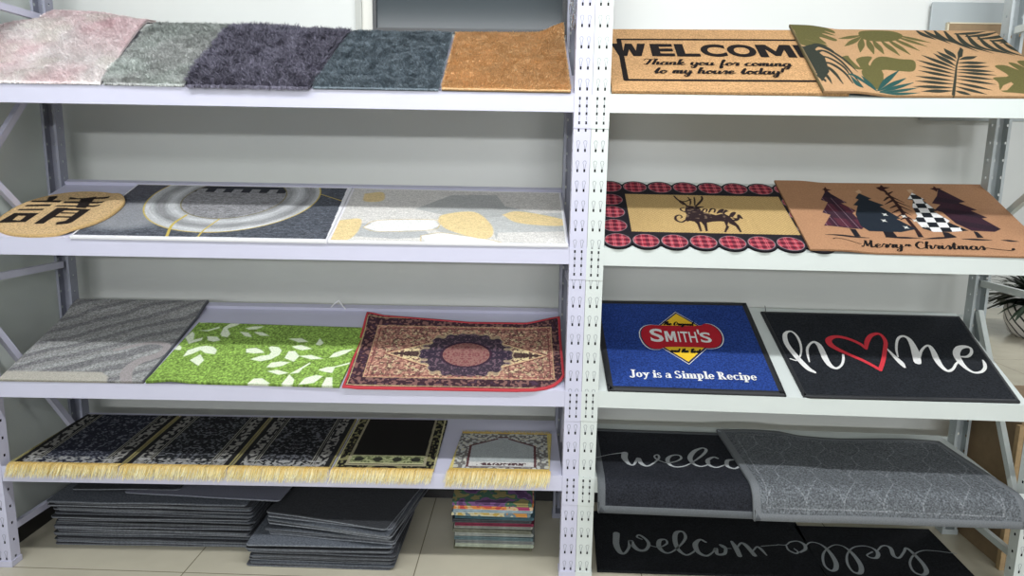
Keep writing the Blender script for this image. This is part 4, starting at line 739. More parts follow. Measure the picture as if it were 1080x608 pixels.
# deer mat with plaid discs
cx0, pit = 10.1, 9.25
DX = [cx0 + pit * k for k in range(8)]; DF = 4.3; DB = 44.2
DISC = [(x, DF) for x in DX] + [(x, DB) for x in DX] + [(cx0 - .4, y) for y in (14.2, 24, 33.6)] + [(DX[-1], y) for y in (14.2, 24, 33.6)]
def scallop(front):
    xs = np.linspace(5.2, 79.5, 150); c = DF if front else DB; d = (xs - cx0 + pit / 2) % pit - pit / 2
    r = np.sqrt(np.maximum(4.95 ** 2 - d ** 2, 0)); return [(x, c - q if front else c + q) for x, q in zip(xs, r)]
def d_deer(P):
    P.C[:] = rgb(34, 32, 38)
    pm = ((P.X > 15.2) & (P.X < 70.4) & (P.Y > 10.2) & (P.Y < 38.2)).astype(float)
    wv = .5 + .5 * np.sin(P.X * 5.2) * np.sin(P.Y * 5.2); P.mix(pm, rgb(190, 162, 110)); P.mix(pm * (wv < .36) * .35, rgb(120, 92, 56))
    for cx, cy in DISC:
        d = np.hypot(P.X - cx, (P.Y - cy) * 1.0); mm = 1 - ss(d, 4.0, 4.15); a = np.abs((P.X - cx + 1.05) % 2.7 - 1.35); b_ = np.abs((P.Y - cy + 1.05) % 2.7 - 1.35)
        P.mix(mm, rgb(176, 52, 68)); P.mix(mm * (a < .55) * .5, rgb(60, 24, 40)); P.mix(mm * (b_ < .55) * .5, rgb(60, 24, 40)); P.mix(mm * ((np.abs(a - 1.1) < .09) | (np.abs(b_ - 1.1) < .09)) * .5, rgb(220, 170, 170))
        P.mix((1 - ss(np.abs(d - 4.2), .08, .2)) * .6, rgb(196, 180, 184))
    INK = rgb(44, 32, 34)
    for q in T['deer']:
        mk = P.polymask(q); P.mix(mk, INK); P.mix(mk * ss(vn(P.X, P.Y, .9, seed=4), .62, .8) * (P.Y > 20) * .7, rgb(130, 110, 90))
    for q in T['deers'][10:]: P.poly(q, INK)
    for q in T['deers']: P.stroke([(p[0], p[1], p[2] * 1.5 + .15) for p in q], INK)
m = build_mat('doormat', 'doormat with a scrollwork deer and a border of red plaid discs', 'doormat', 'R', 2, scallop(True), scallop(False), d_deer, M_coirfine, .007, 6)
# Christmas trees mat
def d_merry(P):
    P.C[:] = np.array(rgb(172, 130, 98)) * (1 + .03 * (fbm(P.X, P.Y, 4, 4) - .5))[..., None]
    K = rgb(30, 28, 34)
    for q in T['trunk']: P.poly(q, K)
    for q in T['gnd']: P.stroke(q, K)
    for q in T['tr_plum']:
        mk = P.poly(q, rgb(56, 34, 46)); P.mix(mk * ((P.X * .35 + P.Y) % 9 < 4) * .45, rgb(30, 26, 36)); P.mix(mk * (P.Y < 15) * .8, rgb(30, 34, 42))
    for q in T['tw']: P.stroke([(p[0], p[1], p[2] * 1.6 + .1) for p in q], rgb(48, 28, 28))
    for q in T['tr_check']:
        mk = P.poly(q, rgb(28, 32, 38)); cx = np.floor((P.X - .15 * P.Y) / 3.3); cy = np.floor(P.Y / 3.5); P.mix(mk * ((cx + cy) % 2 == 0), rgb(226, 226, 226))
    for q in T['tr_plaid']:
        mk = P.poly(q, rgb(84, 42, 56)); P.mix(mk * ((P.Y % 11) < 5) * .7, rgb(48, 34, 46)); P.mix(mk * (((P.X + .1 * P.Y) % 7) < 2.6) * .5, rgb(40, 28, 42)); P.mix(mk * (np.abs((P.X + .1 * P.Y) % 3.5 - 1.7) < .12) * .6, rgb(176, 150, 160)); P.mix(mk * (P.Y > 38), rgb(40, 28, 40))
    for q in T['tr_dark']:
        P.poly(q, rgb(32, 40, 50))
    for x, y in ((101.5, 21.5), (103.5, 26), (107, 17), (112, 22), (114, 18), (109.5, 25)):
        P.poly([(x + (1.2 if k % 2 else .5) * math.cos(k * math.pi / 4), y + (1.4 if k % 2 else .6) * math.sin(k * math.pi / 4)) for k in range(8)], rgb(206, 206, 200))
    for q in T['star']: P.poly(q, rgb(50, 24, 26))
    for q in T['bow']: P.poly(q, rgb(196, 162, 130))
m = build_mat('doormat', 'brown doormat printed with five Christmas trees and Merry Christmas lettering', 'doormat', 'R', 2, [(70.3, -.1), (145.5, -.4)], [(72, 50.5), (148.2, 52)], d_merry, M_coirfine, .007, 6, lift=.0, hfun=lambda X, S: .0085 * (1 - ss(X, 79.8, 92)))
inlay(m, 'lettering', script('Christmas', 104.3, 126, 3.0, 2.2, .66, .3), M_ink)
inlay(m, 'lettering', script('Merry', 87.6, 100.6, 3.1, 2.2, .66, .3) + S_(T['mcline']) + [ribbon([(101.6, 4.4, .5), (102.4, 5.2, .7), (102.6, 4.2, .5)]), ribbon([(102.6, 4.2, .5), (103.2, 5.3, .7), (103.4, 4.4, .4)])], M_ink)

# blue mat and home mat
M_rub = mat('black_rubber', rgb(34, 36, 40), .6, 300, .15, .2, 300)
m = build_mat('doormat', 'blue doormat with a red and yellow diamond logo and white slogan', 'doormat', 'R', 3, [(8.9, .4), (66.9, .5)], [(6.2, 51.3), (65.4, 52.4)], flatcol(rgb(38, 64, 132), .04, 5), M_loop, .007, 4)
rim(m, 'rubber_border', M_rub, 1.9, .3, .0002)
def scale(P, k, c): return [(c[0] + (p[0] - c[0]) * k, c[1] + (p[1] - c[1]) * k) for p in P]
DI = [(37.2, 45.2), (48.3, 35.0), (52, 29.5), (46.4, 23.8), (37.6, 14.3), (29.6, 22.8), (22.5, 30), (27.8, 34.6)]
RED = [(22.6, 29.0), (22.9, 32.4), (24.4, 35.0), (27, 36.3), (31, 36.2), (44.0, 36.6), (47, 38.0), (49.4, 37.2), (51.2, 34.6), (51.8, 31.0), (51.2, 27.5), (49.5, 24.8), (46.5, 23.6), (42, 23.8), (31.5, 23.5), (28.5, 22.3), (25.6, 22.6), (23.6, 25.2)]
DM = [(37.2, 44.6), (50.6, 30.3), (37.6, 15.0), (24.0, 29.2)]
def sm(P): return catmull(list(P) + [P[0]], 5)[:-1].tolist()
wm = mat('white_flock', rgb(226, 226, 224), .9, 500, .15, .4, 400, spec=.1); rm = mat('red_flock', rgb(178, 38, 50), .9, 500, .15, .4, 400, spec=.1); ym = mat('yellow_flock', rgb(232, 190, 52), .9, 500, .12, .4, 400, spec=.1); bm_ = mat('navy_flock', rgb(26, 36, 74), .9)
c0 = (37.3, 29.8)
lo = inlay(m, 'logo_outline', [flat(scale([(37.2, 44.6), (50.4, 30.3), (37.6, 15.0), (24.2, 29.2)], 1.05, c0)), flat(scale(sm(RED), 1.055, c0))], wm, .0004)
inlay(m, 'logo_keyline', [flat(scale(DM, 1.025, c0)), flat(scale(sm(RED), 1.03, c0))], bm_, .0008)
inlay(m, 'logo_diamond', [flat(scale(DM, .955, c0))], ym, .0013)
inlay(m, 'logo_lozenge', [flat(sm(RED))], rm, .0018)
inlay(m, 'logo_lettering', [letters('S', 25.8, 30.6, 26.2, 34.0, .02), (np.array(WM['M']) * (4.0 / 12, 6.2 / 11) + (31.2, 26.5), flat(WM['M'])[1]), letters('ITH', 36.1, 42.7, 26.5, 32.7, .012), letters("'", 43.3, 44.0, 31.4, 34.2, .04), letters('S', 43.9, 47.9, 26.6, 32.6, .018)], wm, .0023)
inlay(m, 'small_lettering', script('The Original', 31.2, 42.6, 36.5, 1.05, .5, .3), M_ink, .0023)
inlay(m, 'small_lettering', script('and the Best', 32.0, 42.4, 20.6, 1.05, .5, .3), M_ink, .0023)
inlay(m, 'slogan', serif('Joy is a Simple Recipe', 16.4, 59.4, 6.9, 2.45, 3.75), wm, .0006)
m = build_mat('doormat', 'black doormat reading home in white script with a red heart outline', 'doormat', 'R', 3, [(72.9, .6), (75, .1), (141.6, .9)], [(70.2, 46.8), (144, 47.2)], flatcol(rgb(34, 37, 42), .08, 4), M_loop, .008, 4)
rim(m, 'rubber_border', M_rub, .9, .25, .0002)
inlay(m, 'lettering', S_(T['home']), wm); inlay(m, 'heart', S_(T['heart']), mat('coral_red_flock', rgb(206, 60, 70), .9, 500, .15, .4, 400, spec=.1), .0016)

# lower right: black welcome mat and grey trellis mat hanging over the shelf edge
M_gb = mat('grey_rubber_edge', rgb(108, 112, 116), .7, 300, .15, .2, 300); M_gp = mat('grey_flock', rgb(168, 172, 174), .9, 400, .2)
m = build_mat('doormat', 'black mat with welcome in grey script, half under the grey mat', 'doormat', 'R', 4, [(6.6, -12.3), (78, -12.3)], [(6.4, 39), (78, 39)], flatcol(rgb(36, 38, 44), .1, 4), M_loop, .007, 3, drape=.05)
rim(m, 'rubber_border', mat('charcoal_rubber_edge', rgb(86, 90, 94), .7, 300, .15), 2.4, .3, .0003)
w1 = inlay(m, 'lettering', S_(T['w1t']), M_gp)
LN = rgb(176, 180, 184)
def d_trel(P):
    P.C[:] = rgb(100, 104, 108); n = vn(P.X, P.Y, .35, seed=3); P.C *= (.82 + .34 * n)[..., None]
    x0, x1, y0, y1 = 61.5, 137.5, -8.5, 35
    fr = np.minimum(np.minimum(np.abs(P.X - x0), np.abs(P.X - x1)), 99); ins = (P.X > x0 - .2) & (P.X < x1 + .2) & (P.Y > y0 - .2) & (P.Y < y1 + .2)
    ln = ((np.abs(P.X - x0) < .22) | (np.abs(P.X - x1) < .22) | (np.abs(P.Y - y0) < .22) | (np.abs(P.Y - y1) < .22)) & ins
    # ogee trellis
    px, py = 12.6, 13.
    u = (P.X - x0) / px; v = (P.Y - y0) / py
    def og(u, v): f = v % 1; wv = .5 * ss(f, .12, .88); k = np.floor(v) % 2; return np.where(k == 0, wv, .5 - wv)
    wv = og(u, v); d = np.minimum(np.abs((u - wv + .5) % 1 - .5), np.abs((u + wv + .5) % 1 - .5)) * px
    ln = ln | ((d < .2) & ins)
    P.mix(ln * .34, LN)
m = build_mat('doormat', 'grey mat with pale trellis lines drooping over the shelf edge', 'doormat', 'R', 4, [(57.5, -12.6), (145.2, -12.0)], [(56.0, 39.8), (139.5, 37.5)], d_trel, M_loop, .009, 4, drape=.055, hfun=lambda X, S: .0085 * (1 - ss(X, 78.2, 88)) + .006 * np.sin(X * .11) * ss(S, 25, 38))
rim(m, 'rubber_border', M_gb, 2.3, .4, .0003)

# floor mats
m = build_mat('doormat', 'black floor mat with Welcome in grey script beside the centre posts', 'doormat', 'F', 0, [(26.5, 226), (106.8, 226)], [(28.5, 269.5), (111.5, 273.4)], flatcol(rgb(30, 32, 36), .1, 4), M_loop, .008, 3)
inlay(m, 'lettering', S_(T['w2t']), mat('dull_grey_flock', rgb(140, 146, 148), .9, 400, .2))
m = build_mat('doormat', 'black floor mat lying upside down with hello in grey script', 'doormat', 'F', 0, [(107.2, 218), (160.2, 222)], [(109.0, 262.2), (162.8, 262.6)], flatcol(rgb(30, 32, 36), .1, 4), M_loop, .008, 3)
inlay(m, 'lettering', S_(T['het']), mat('mid_grey_flock', rgb(150, 156, 160), .9, 400, .2))

# ---------------- left rack, second shelf
def oval():
    th = np.linspace(math.pi, 2 * math.pi, 60); lo = [(-179.2 + 18.6 * math.copysign(abs(math.cos(t)) ** .92, math.cos(t)), 18.6 + 18.6 * math.copysign(abs(math.sin(t)) ** .85, math.sin(t)) + 2.0 * (math.cos(t) > 0) * 0) for t in th]
    return lo, [(x, 37.2 - y) for x, y in lo]
def d_qing(P):
    P.C[:] = np.array(rgb(202, 172, 128)) * (1 + .06 * (fbm(P.X, P.Y, 2, 4) - .5))[..., None]
    K = rgb(34, 28, 26)
    for q in T['qing']: P.poly(q, K, .1)
    P.poly(T['qingbox'][0], K, .1); P.poly(T['qinghole'][0], rgb(202, 172, 128), .1)
lo, hi = oval()
m = build_mat('doormat', 'small round woven mat with a black Chinese character, far left', 'doormat', 'L', 2, lo, hi, d_qing, M_coir, .009, 5, lift=.0, hfun=lambda X, S: .0105 * ss(X, -172, -166))
rim(m, 'edge_binding', mat('straw_edge', rgb(196, 164, 112), .9, 200, .2), .5, .1, .0006)
M_woven = cloth('low_woven_pile', .88, 230, .2, .35, 500)
M_white = mat('white_binding', rgb(226, 226, 230), .8)
GO = rgb(198, 176, 90)
def d_ring(P):
    X, Y = P.X, P.Y; cx, cy, rx, ry = -125.2, 42, 18.3, 26.3
    grain = vn(X, Y, .28, .28, 1) * .55 + vn(X, Y, 1.1, .5, 7) * .45
    P.C[:] = np.array(rgb(78, 82, 90)); P.C *= (.62 + .85 * grain)[..., None]
    dl = np.hypot((X + 155) / 17, (Y - 17) / 14); P.mix((1 - ss(dl, .6, 1.1)) * .75, rgb(158, 160, 164)); P.mix(ss(Y, 22, 40) * (X < -150) * .5, rgb(100, 96, 104))
    d = np.hypot((X - cx) / 1., (Y - cy) / 1.28)
    cxo, cyo = -125.5, 34.5; do = np.hypot((X - cxo) / 30.4, (Y - cyo) / 30.3)
    band = 1 - ss(do, .99, 1.0); lev = .68 + .20 * np.cos(do * 26 + .8 * np.sin(X * .08)) * .5 + .1 * (vn(X, Y, 7, seed=3) - .5) + .10 * (vn(do * 80, np.arctan2(Y - cyo, X - cxo) * 6, 1, seed=2) - .5)
    g = np.clip(lev, 0, 1)[..., None] * np.array((.98, .99, 1.0)); P.C = P.C * (1 - band[..., None]) + g * band[..., None]
    di = np.hypot((X + 125.4) / 18.2, (Y - 34) / 18.6); inn = 1 - ss(di, .985, 1.0)
    gi = (.38 + .32 * grain)[..., None] * np.array((1, 1, 1.02)); P.C = P.C * (1 - inn[..., None]) + gi * inn[..., None]
    tp = inn * (Y > 42.5); P.mix(tp, rgb(52, 54, 60)); P.mix(inn * (np.abs(Y - 41) < 1.9) * (((X + 145) % 6.6) < 3.3), rgb(46, 48, 54))
    P.mix((1 - ss(np.abs(do - .995) * 30, .12, .34)), GO); P.mix((1 - ss(np.abs(di - .995) * 18, .12, .3)) * .8, rgb(120, 110, 70))
    for k, wd in (('ring_l1', .9), ('ring_l2', .6), ('ring_l3', .4)):
        for q in T[k]: P.stroke(q, GO, wd)
    P.mix(((X + P.Y * .06 > -84.2) | (Y < .9)) * 1., rgb(226, 226, 230))
m = build_mat('area_rug', 'dark grey rug with pale rings and thin gold circle lines', 'rug', 'L', 2, [(-166.2, -.2), (-83.9, -.4)], [(-166.2, 45.6), (-85.4, 45.6)], d_ring, M_woven, .008, 5)
rim(m, 'edge_binding', M_white, .35, .25, .0008)
def d_beige(P):
    X, Y = P.X, P.Y; gr = vn(X, Y, .3, .3, 2); P.C[:] = rgb(212, 210, 205); P.C *= (.92 + .14 * gr)[..., None]
    for q in T['b_grey']: P.poly(q, rgb(178, 180, 178))
    P.mix(P.polymask([(-80, 14), (-56, 13), (-50, 4), (-62, 2), (-80, 4)]), rgb(178, 180, 180)); P.mix(P.polymask([(-52, 12), (-36, 14), (-34, 4), (-46, 6)]), rgb(184, 184, 180)); P.mix(P.polymask([(-34, 20), (-6, 26), (-6, 10), (-30, 8)]), rgb(186, 188, 186))
    for q in T['b_white']: P.poly(q, rgb(230, 230, 226)); P.stroke(q + [q[0]], rgb(206, 180, 110), .25)
    for q in T['b_yel']: P.poly(sm(q), rgb(222, 200, 150), .4)
    P.C *= (.95 + .1 * vn(X, Y, 1.2, .25, 5))[..., None]
m = build_mat('area_rug', 'cream rug with grey and mustard pebble shapes, by the centre posts', 'rug', 'L', 2, [(-83.2, -.3), (-6.2, -.2)], [(-84.6, 45.6), (-6.2, 44.6)], d_beige, M_woven, .008, 5)
rim(m, 'edge_binding', M_white, .6, .25, .0008)

# ---------------- left rack, third shelf
def d_wave(P):
    X, Y = P.X, P.Y; wx = X + 6 * (fbm(X, Y, 18, 5) - .5); t = (Y - .55 * (wx + 170)) ; t = t + 4 * (fbm(X, Y, 12, 3) - .5)
    P.C[:] = rgb(146, 146, 145); gr = vn(X, Y, .32, seed=6); b = np.sin(t * .8) + .5 * np.sin(t * 1.7 + 1)
    P.mix(ss(b, .15, .5) * .6, rgb(108, 108, 112)); P.mix(ss(-b, .5, .9) * .7, rgb(156, 158, 158)); P.C *= (.78 + .45 * gr)[..., None]
    P.stroke([(-151.5, -1, 3.6), (-154.3, 5.7, 3.9), (-152.4, 11.1, 3.5), (-147.6, 14.7, 3.3), (-147.2, 20.2, 2.4), (-154, 21.6, 1.8), (-164, 17, 1.6)], rgb(158, 152, 152))
    P.poly([(-197, 4.2), (-162.4, 4.4), (-159, 2), (-157.7, -1.7), (-197, -1.7)], rgb(178, 174, 164), .4)
m = build_mat('area_rug', 'grey rug with tonal wavy marbled stripes, left of the green rug', 'rug', 'L', 3, [(-194.5, -.3), (-146.4, -.2)], [(-194.3, 48.5), (-142.9, 48.5)], d_wave, M_woven, .009, 5, hfun=lambda X, S: .004 * ss(X, -150, -143) * ss(S, 10, 40) + .0125 * ss(S, 38, 45.5))
rim(m, 'edge_binding', mat('graphite_binding', rgb(88, 90, 96), .9), .3, .15, .0006, 'r')
def d_green(P):
    P.C[:] = rgb(134, 166, 80); gr = vn(P.X, P.Y, .42, seed=8); P.C *= (.68 + .62 * gr)[..., None]
    for q in T['leaf']: P.poly(q, rgb(230, 240, 214), .2)
m = build_mat('area_rug', 'bright green rug with scattered white leaves', 'rug', 'L', 3, [(-145.4, -.3), (-128, -.2), (-112, -.3), (-80.8, -.8)], [(-141.6, 35.2), (-78.2, 33.6)], d_green, M_woven, .010, 5,
    hfun=lambda X, S: (1 - ss(S, 0, 5)) * (.010 * np.exp(-((X + 137) / 6) ** 2)))
def d_pers(P):
    X, Y = P.X, P.Y; u = (X + 40.3) / 37.5; v = (Y - 19.4) / 20.6; ax = np.abs(X + 39.8); ay = np.abs(Y - 18.4)
    n = vn(ax, ay, .65, .6, 3) * .6 + vn(ax, ay, .36, seed=9) * .4; n2 = vn(ax, ay, 1.5, 1.3, 12)
    P.C[:] = rgb(182, 160, 128); P.mix((n > .48) * .85, rgb(84, 54, 54)); P.mix((n2 > .66) * .6, rgb(150, 100, 96)); P.mix((n < .3) * .7, rgb(214, 198, 164)); P.C *= (.8 + .4 * vn(X, Y, .45, seed=33))[..., None]
    dia = ax / 28 + ay / 12.8
    P.mix((dia < 1) * (n < .52) * .75, rgb(228, 212, 164)); P.mix((np.abs(dia - 1) < .03) * .8, rgb(222, 190, 150)); P.mix((np.abs(dia - 1.05) < .02) * .8, rgb(120, 60, 60))
    P.mix((dia > 1.06) * (n2 < .42) * .5, rgb(204, 140, 126))
    sp = (ay < 2.0 * (1 - ss(ax, 12, 28)) + .3) & (ax < 27); P.mix(sp * .85, rgb(58, 42, 44))
    md = np.maximum(ax / 15, ay / 12.2) * .55 + .45 * (ax / 15 + ay / 12.2) / 1.35; md = md + .05 * np.cos(ax * 1.4) + .04 * np.cos(ay * 1.9)
    P.mix((md < 1) * .92, rgb(52, 44, 60)); P.mix((md < 1) * (n > .62) * .6, rgb(150, 120, 130)); P.mix((np.abs(md - 1) < .035) * .7, rgb(196, 176, 140))
    mi = np.hypot(ax / 8.8, ay / 7.2); P.mix((mi < 1) * .9, rgb(156, 112, 104)); P.mix((mi < 1) * (n > .55) * .6, rgb(110, 52, 58)); P.mix((np.abs(mi - 1) < .05), rgb(60, 40, 56))
    e = np.minimum(np.minimum(X + 79.3, -3.6 - X), np.minimum(Y + .6, 40.6 - Y))
    bd = e < 5.4; P.mix(bd * 1., rgb(62, 42, 50)); bn = vn(X, Y, .8, seed=15); P.mix(bd * (bn > .6) * .7, rgb(158, 118, 108)); P.mix(bd * (bn < .2) * .5, rgb(92, 70, 96))
    for a, c in ((.9, rgb(206, 184, 136)), (5.4, rgb(206, 172, 132)), (6.6, rgb(110, 60, 60))): P.mix((np.abs(e - a) < .2) * .8, c)
    P.mix((e > 5.6) * (e < 6.4) * (np.sin(X * 3) * np.sin(Y * 3) > 0) * .6, rgb(190, 120, 110))
def h_pers(X, S): return .016 * ss(X, -12, -3) * (1 - ss(S, 0, 22)) + .010 * ss(-X, 72, 79) * ss(S, 20, 40) + .014 * ss(X, -20, -4) * ss(S, 28, 40) + .010 * ss(S, 32, 40) + .004 * (1 - ss(S, 0, 5)) * ss(-X, 74, 79)
m = build_mat('area_rug', 'Persian style rug with dark medallion and red bound edge', 'rug', 'L', 3, [(-79.2, -.6), (-22, -.6), (-16, -.2), (-12, .8), (-9, 2.2), (-7, 4.2), (-5.9, 6.5)], [(-79.0, 41.4), (-72, 40.8), (-40, 37.5), (-18, 37.6), (-5.9, 40)], d_pers, M_woven, .006, 6, hfun=h_pers)
rim(m, 'edge_binding', mat('red_binding', rgb(184, 54, 64), .8), .35, .6, .0014)

# ---------------- left rack, lowest shelf: fringed runners and prayer mats
def fringe(M, X0, X1, s0, n, length, seed=1, direction=-1, cols=(rgb(232, 216, 160), rgb(240, 234, 206), rgb(214, 188, 116), rgb(234, 222, 178)), slant=-.35, name='fringe'):
    r = np.random.default_rng(seed); V = []; F = []; C = []
    for k in range(n):
        X = X0 + (X1 - X0) * (k + r.random()) / n; sl = slant * length * 100 * (.4 + .9 * r.random()); c = np.array(cols[r.integers(len(cols))]) * (.92 + .16 * r.random()); wd = .045 + .05 * r.random()
        L = length * (.45 + .6 * r.random()); off = .0025 + .009 * r.random(); X += r.normal() * .25
        zf = DECK['L'][3][0]; pts = []
        if direction < 0:
            a = U('L', X / 100, s0 / 100, zf + M.thick + .002 + .002 * r.random()); b_ = U('L', (X + sl * .15) / 100, -.002 - off * .4, zf + .009); c1 = U('L', (X + sl * .5) / 100, -.004 - off, zf - L * .45); d = U('L', (X + sl) / 100, -.004 - off * (.8 + .6 * r.random()), zf - L); pts = [a, b_, c1, d]
        else:
            for t in (0, .35, .7, 1): pts.append(surf('L', 4, X + sl * t * .6, s0 + L * 100 * t, .004 + .004 * math.sin(t * 3) * r.random()))
        e = U('L', 1, 0, 0) - U('L', 0, 0, 0); b0 = len(V)
        for t, p in enumerate(pts): w_ = wd / 100 * (1, 1, .9, .5)[t]; V += [p - e * w_, p + e * w_]; C += [c * (np.array((.90, .80, .58)), np.array((.94, .87, .70)), np.array((1, 1, .96)), np.array((1.03, 1.04, 1.06)))[t]] * 2
        F += [(b0 + 2 * t, b0 + 2 * t + 1, b0 + 2 * t + 3, b0 + 2 * t + 2) for t in range(3)]
    me = mesh_np(name, np.array(V) - M.org, np.array(F)); set_col(me, np.array(C)); o = link(name, me, M_fringe, M.o); o['kind'] = 'stuff'; return o
M_fringe = mat('silky_fringe', (1, 1, 1), .55, attr=True, spec=.4)
def d_runner(x0, x1, field, seed):
    def f(P):
        X, Y = P.X, P.Y; c = (x0 + x1) / 2; ax = np.abs(X - c); hw = (x1 - x0) / 2; n = vn(ax, Y, .8, .8, seed) * .65 + vn(ax, Y, .4, .4, seed + 3) * .35
        P.C[:] = field; P.mix(ss(n, .56, .66) * .62, rgb(136, 138, 146)); P.mix((1 - ss(n, .2, .28)) * .4, rgb(70, 62, 78))
        e = hw - ax; side = (e < 7.6); P.mix(side * 1., rgb(30, 30, 32)); bn = vn(ax, Y, .75, 1.0, seed + 7)
        P.mix((e > 2.4) * (e < 6.2) * ss(bn, .38, .52) * .85, rgb(150, 148, 142)); P.mix((np.abs(e - 6.8) < .16) + (np.abs(e - 7.6) < .16) * 1., rgb(140, 138, 128))
        fb = (Y < 6.5) & (e > 2.4); P.mix(fb * ss(vn(ax, Y, .8, .7, seed + 9), .40, .55) * .9, rgb(164, 164, 162)); P.mix((e < .65) * 1., rgb(150, 142, 98)); P.mix((np.abs(e - .35) < .12) * .7, rgb(86, 78, 50)); P.mix((Y < 2.0) * 1., rgb(196, 180, 126))
    return f
G_RUN = 'fringed black floral runners on the lowest shelf'
for nm, (a, b_), fc, sd in ((('black floral runner with golden fringe, leftmost on the lowest shelf'), (-194.6, -156.6), rgb(34, 37, 48), 21), ('black floral runner with golden fringe, second from the left post', (-156.0, -119.8), rgb(28, 30, 32), 31), ('black floral runner with golden fringe, beside the plain-centred prayer mat', (-119.2, -85.2), rgb(24, 25, 27), 41)):
    m = build_mat('fringed_runner', nm, 'rug', 'L', 4, [(a - (a < -190) * .9, 1.2), (b_, 1.4)], [(max(a, -193.4), 42.8), (b_, 42.8)], d_runner(a, b_, fc, sd), M_woven, .006, 6, group=G_RUN)
    fringe(m, a + .2, b_ - .2, 1.6, 760, .038, seed=sd)
def d_p4(P):
    X, Y = P.X, P.Y; ax = np.abs(X + 66.8); e = 17.6 - ax; n = vn(ax, Y, .9, 1.2, 51)
    P.C[:] = rgb(26, 25, 24); P.mix(ss(n, .55, .66) * .8, rgb(150, 146, 100)); P.mix((n < .16) * .7, rgb(96, 84, 60))
    P.mix((ax < 13.9) * (Y > 3.6) * 1., rgb(150, 144, 118)); P.mix((ax < 13.0) * (Y > 4.6) * 1., rgb(26, 24, 22))
    fp = (ax < 13.0) * (Y > 4.9) * (Y < 11.6); P.mix(fp * 1., rgb(92, 98, 66)); P.mix(fp * (vn(ax, Y, .6, seed=55) > .5) * .7, rgb(168, 172, 130))
    for k in (-10, -3.4, 3.4, 10): P.mix(fp * (np.hypot(X + 66.8 - k, Y - 8.4) < 1.7), rgb(40, 42, 34))
    P.mix(fp * ((np.abs(Y - 5.4) < .35) | (np.abs(Y - 11.2) < .3)), rgb(180, 176, 140)); P.mix((np.abs(e - .5) < .3) * 1., rgb(186, 180, 140)); P.mix((Y < 2.0) * 1., rgb(196, 160, 96))
m = build_mat('prayer_mat', 'prayer mat with a plain black centre and golden fringe', 'rug', 'L', 4, [(-84.4, 1.3), (-49.6, .9)], [(-84.4, 42.8), (-48.8, 43.0)], d_p4, M_woven, .006, 6)
fringe(m, -84.2, -49.8, 1.4, 760, .038, seed=61)
def d_p5(P):
    X, Y = P.X, P.Y; c = -26.4 + (Y - 15) * .02; ax = np.abs(X - c); n = vn(ax, Y, .8, .9, 71); w_ = 17.2
    P.C[:] = rgb(188, 190, 186); P.mix((n > .55) * .75, rgb(92, 88, 84)); P.mix((n < .25) * .5, rgb(206, 196, 150))
    top = 28.5 - .62 * ax * (ax > 2) ; inn = (ax < 12.3) & (Y < np.minimum(top, 29)) & (Y > 4)
    P.mix(inn * 1., rgb(96, 64, 66)); inn2 = (ax < 11.4) & (Y < np.minimum(top - 1.1, 28)) & (Y > 4.4); P.mix(inn2 * 1., rgb(168, 174, 174))
    P.mix(inn2 * (vn(X, Y, 2.5, seed=74) > .6) * .15, rgb(200, 204, 200)); P.mix(inn2 * (Y < 7.8) * (Y > 4.8) * 1., rgb(208, 206, 202)); P.mix(inn2 * (Y < 7.2) * (Y > 5.2) * (ax < 8.6) * (vn(X, Y, .45, .7, 76) > .45), rgb(84, 60, 64))
    P.mix((ax > w_ - .6) * 1., rgb(206, 190, 120)); P.mix((Y < 3.0) | (Y > 31), rgb(206, 176, 96))
m = build_mat('prayer_mat', 'small pale grey prayer mat with an arch and fringed at both ends', 'rug', 'L', 4, [(-44.6, 1.6), (-10.0, 1.2)], [(-42.0, 32.6), (-7.6, 31.8)], d_p5, M_woven, .006, 6)
fringe(m, -44.6, -9.8, 1.6, 760, .046, seed=81); fringe(m, -41.8, -7.8, 31.6, 260, .03, seed=82, direction=1, name='fringe')

# ------------------------------------------------------------------ piles on the floor under the left rack
def slab(name, w, d, t, seed, r=.012, wav=.0016):
    """thin flexible mat with rounded corners and a gently waving edge; base at z=0, centred in x, front at y=0"""
    rg = np.random.default_rng(seed); P = []
    for cx, cy, a0 in ((w / 2 - r, r, -90), (w / 2 - r, d - r, 0), (-w / 2 + r, d - r, 90), (-w / 2 + r, r, 180)):
        for k in range(4): a = math.radians(a0 + 30 * k); P.append((cx + r * math.cos(a), cy + r * math.sin(a)))
    # densify
    Q = []
    for a, b in zip(P, P[1:] + P[:1]):
        n = max(1, int(math.hypot(b[0] - a[0], b[1] - a[1]) / .03))
        for k in range(n): Q.append((a[0] + (b[0] - a[0]) * k / n, a[1] + (b[1] - a[1]) * k / n))
    Q = np.array(Q); c = np.array([0, d / 2]); V = []; nq = len(Q); sd = seed * 3
    hz = lambda p: wav * (vn(p[:, 0] * 100, p[:, 1] * 100, 13, seed=sd) * 2 - 1)
    rings = [(1., 0), (1., t * .45), (1.004, t * .5), (1., t * .55), (.997, t), (.9, t), (.6, t), (.2, t)]
    for k, z in rings:
        p = c + (Q - c) * k; V.append(np.column_stack([p, z + hz(p)]))
    V.append([[0, d / 2, t]]); V = np.vstack(V); F = []
    for a in range(len(rings) - 1): F += [(a * nq + i, a * nq + (i + 1) % nq, (a + 1) * nq + (i + 1) % nq, (a + 1) * nq + i) for i in range(nq)]
    l = (len(rings) - 1) * nq; F += [(l + i, l + (i + 1) % nq, len(V) - 1) for i in range(nq)]; F.append(tuple(range(nq))[::-1])
    return mesh_np(name, V, F, midx=[1 if i < 3 * nq else 0 for i in range(len(F))])
M_edge = mat('rubber_edge_grey', rgb(112, 116, 122), .7, 120, .3, rnd=.5)
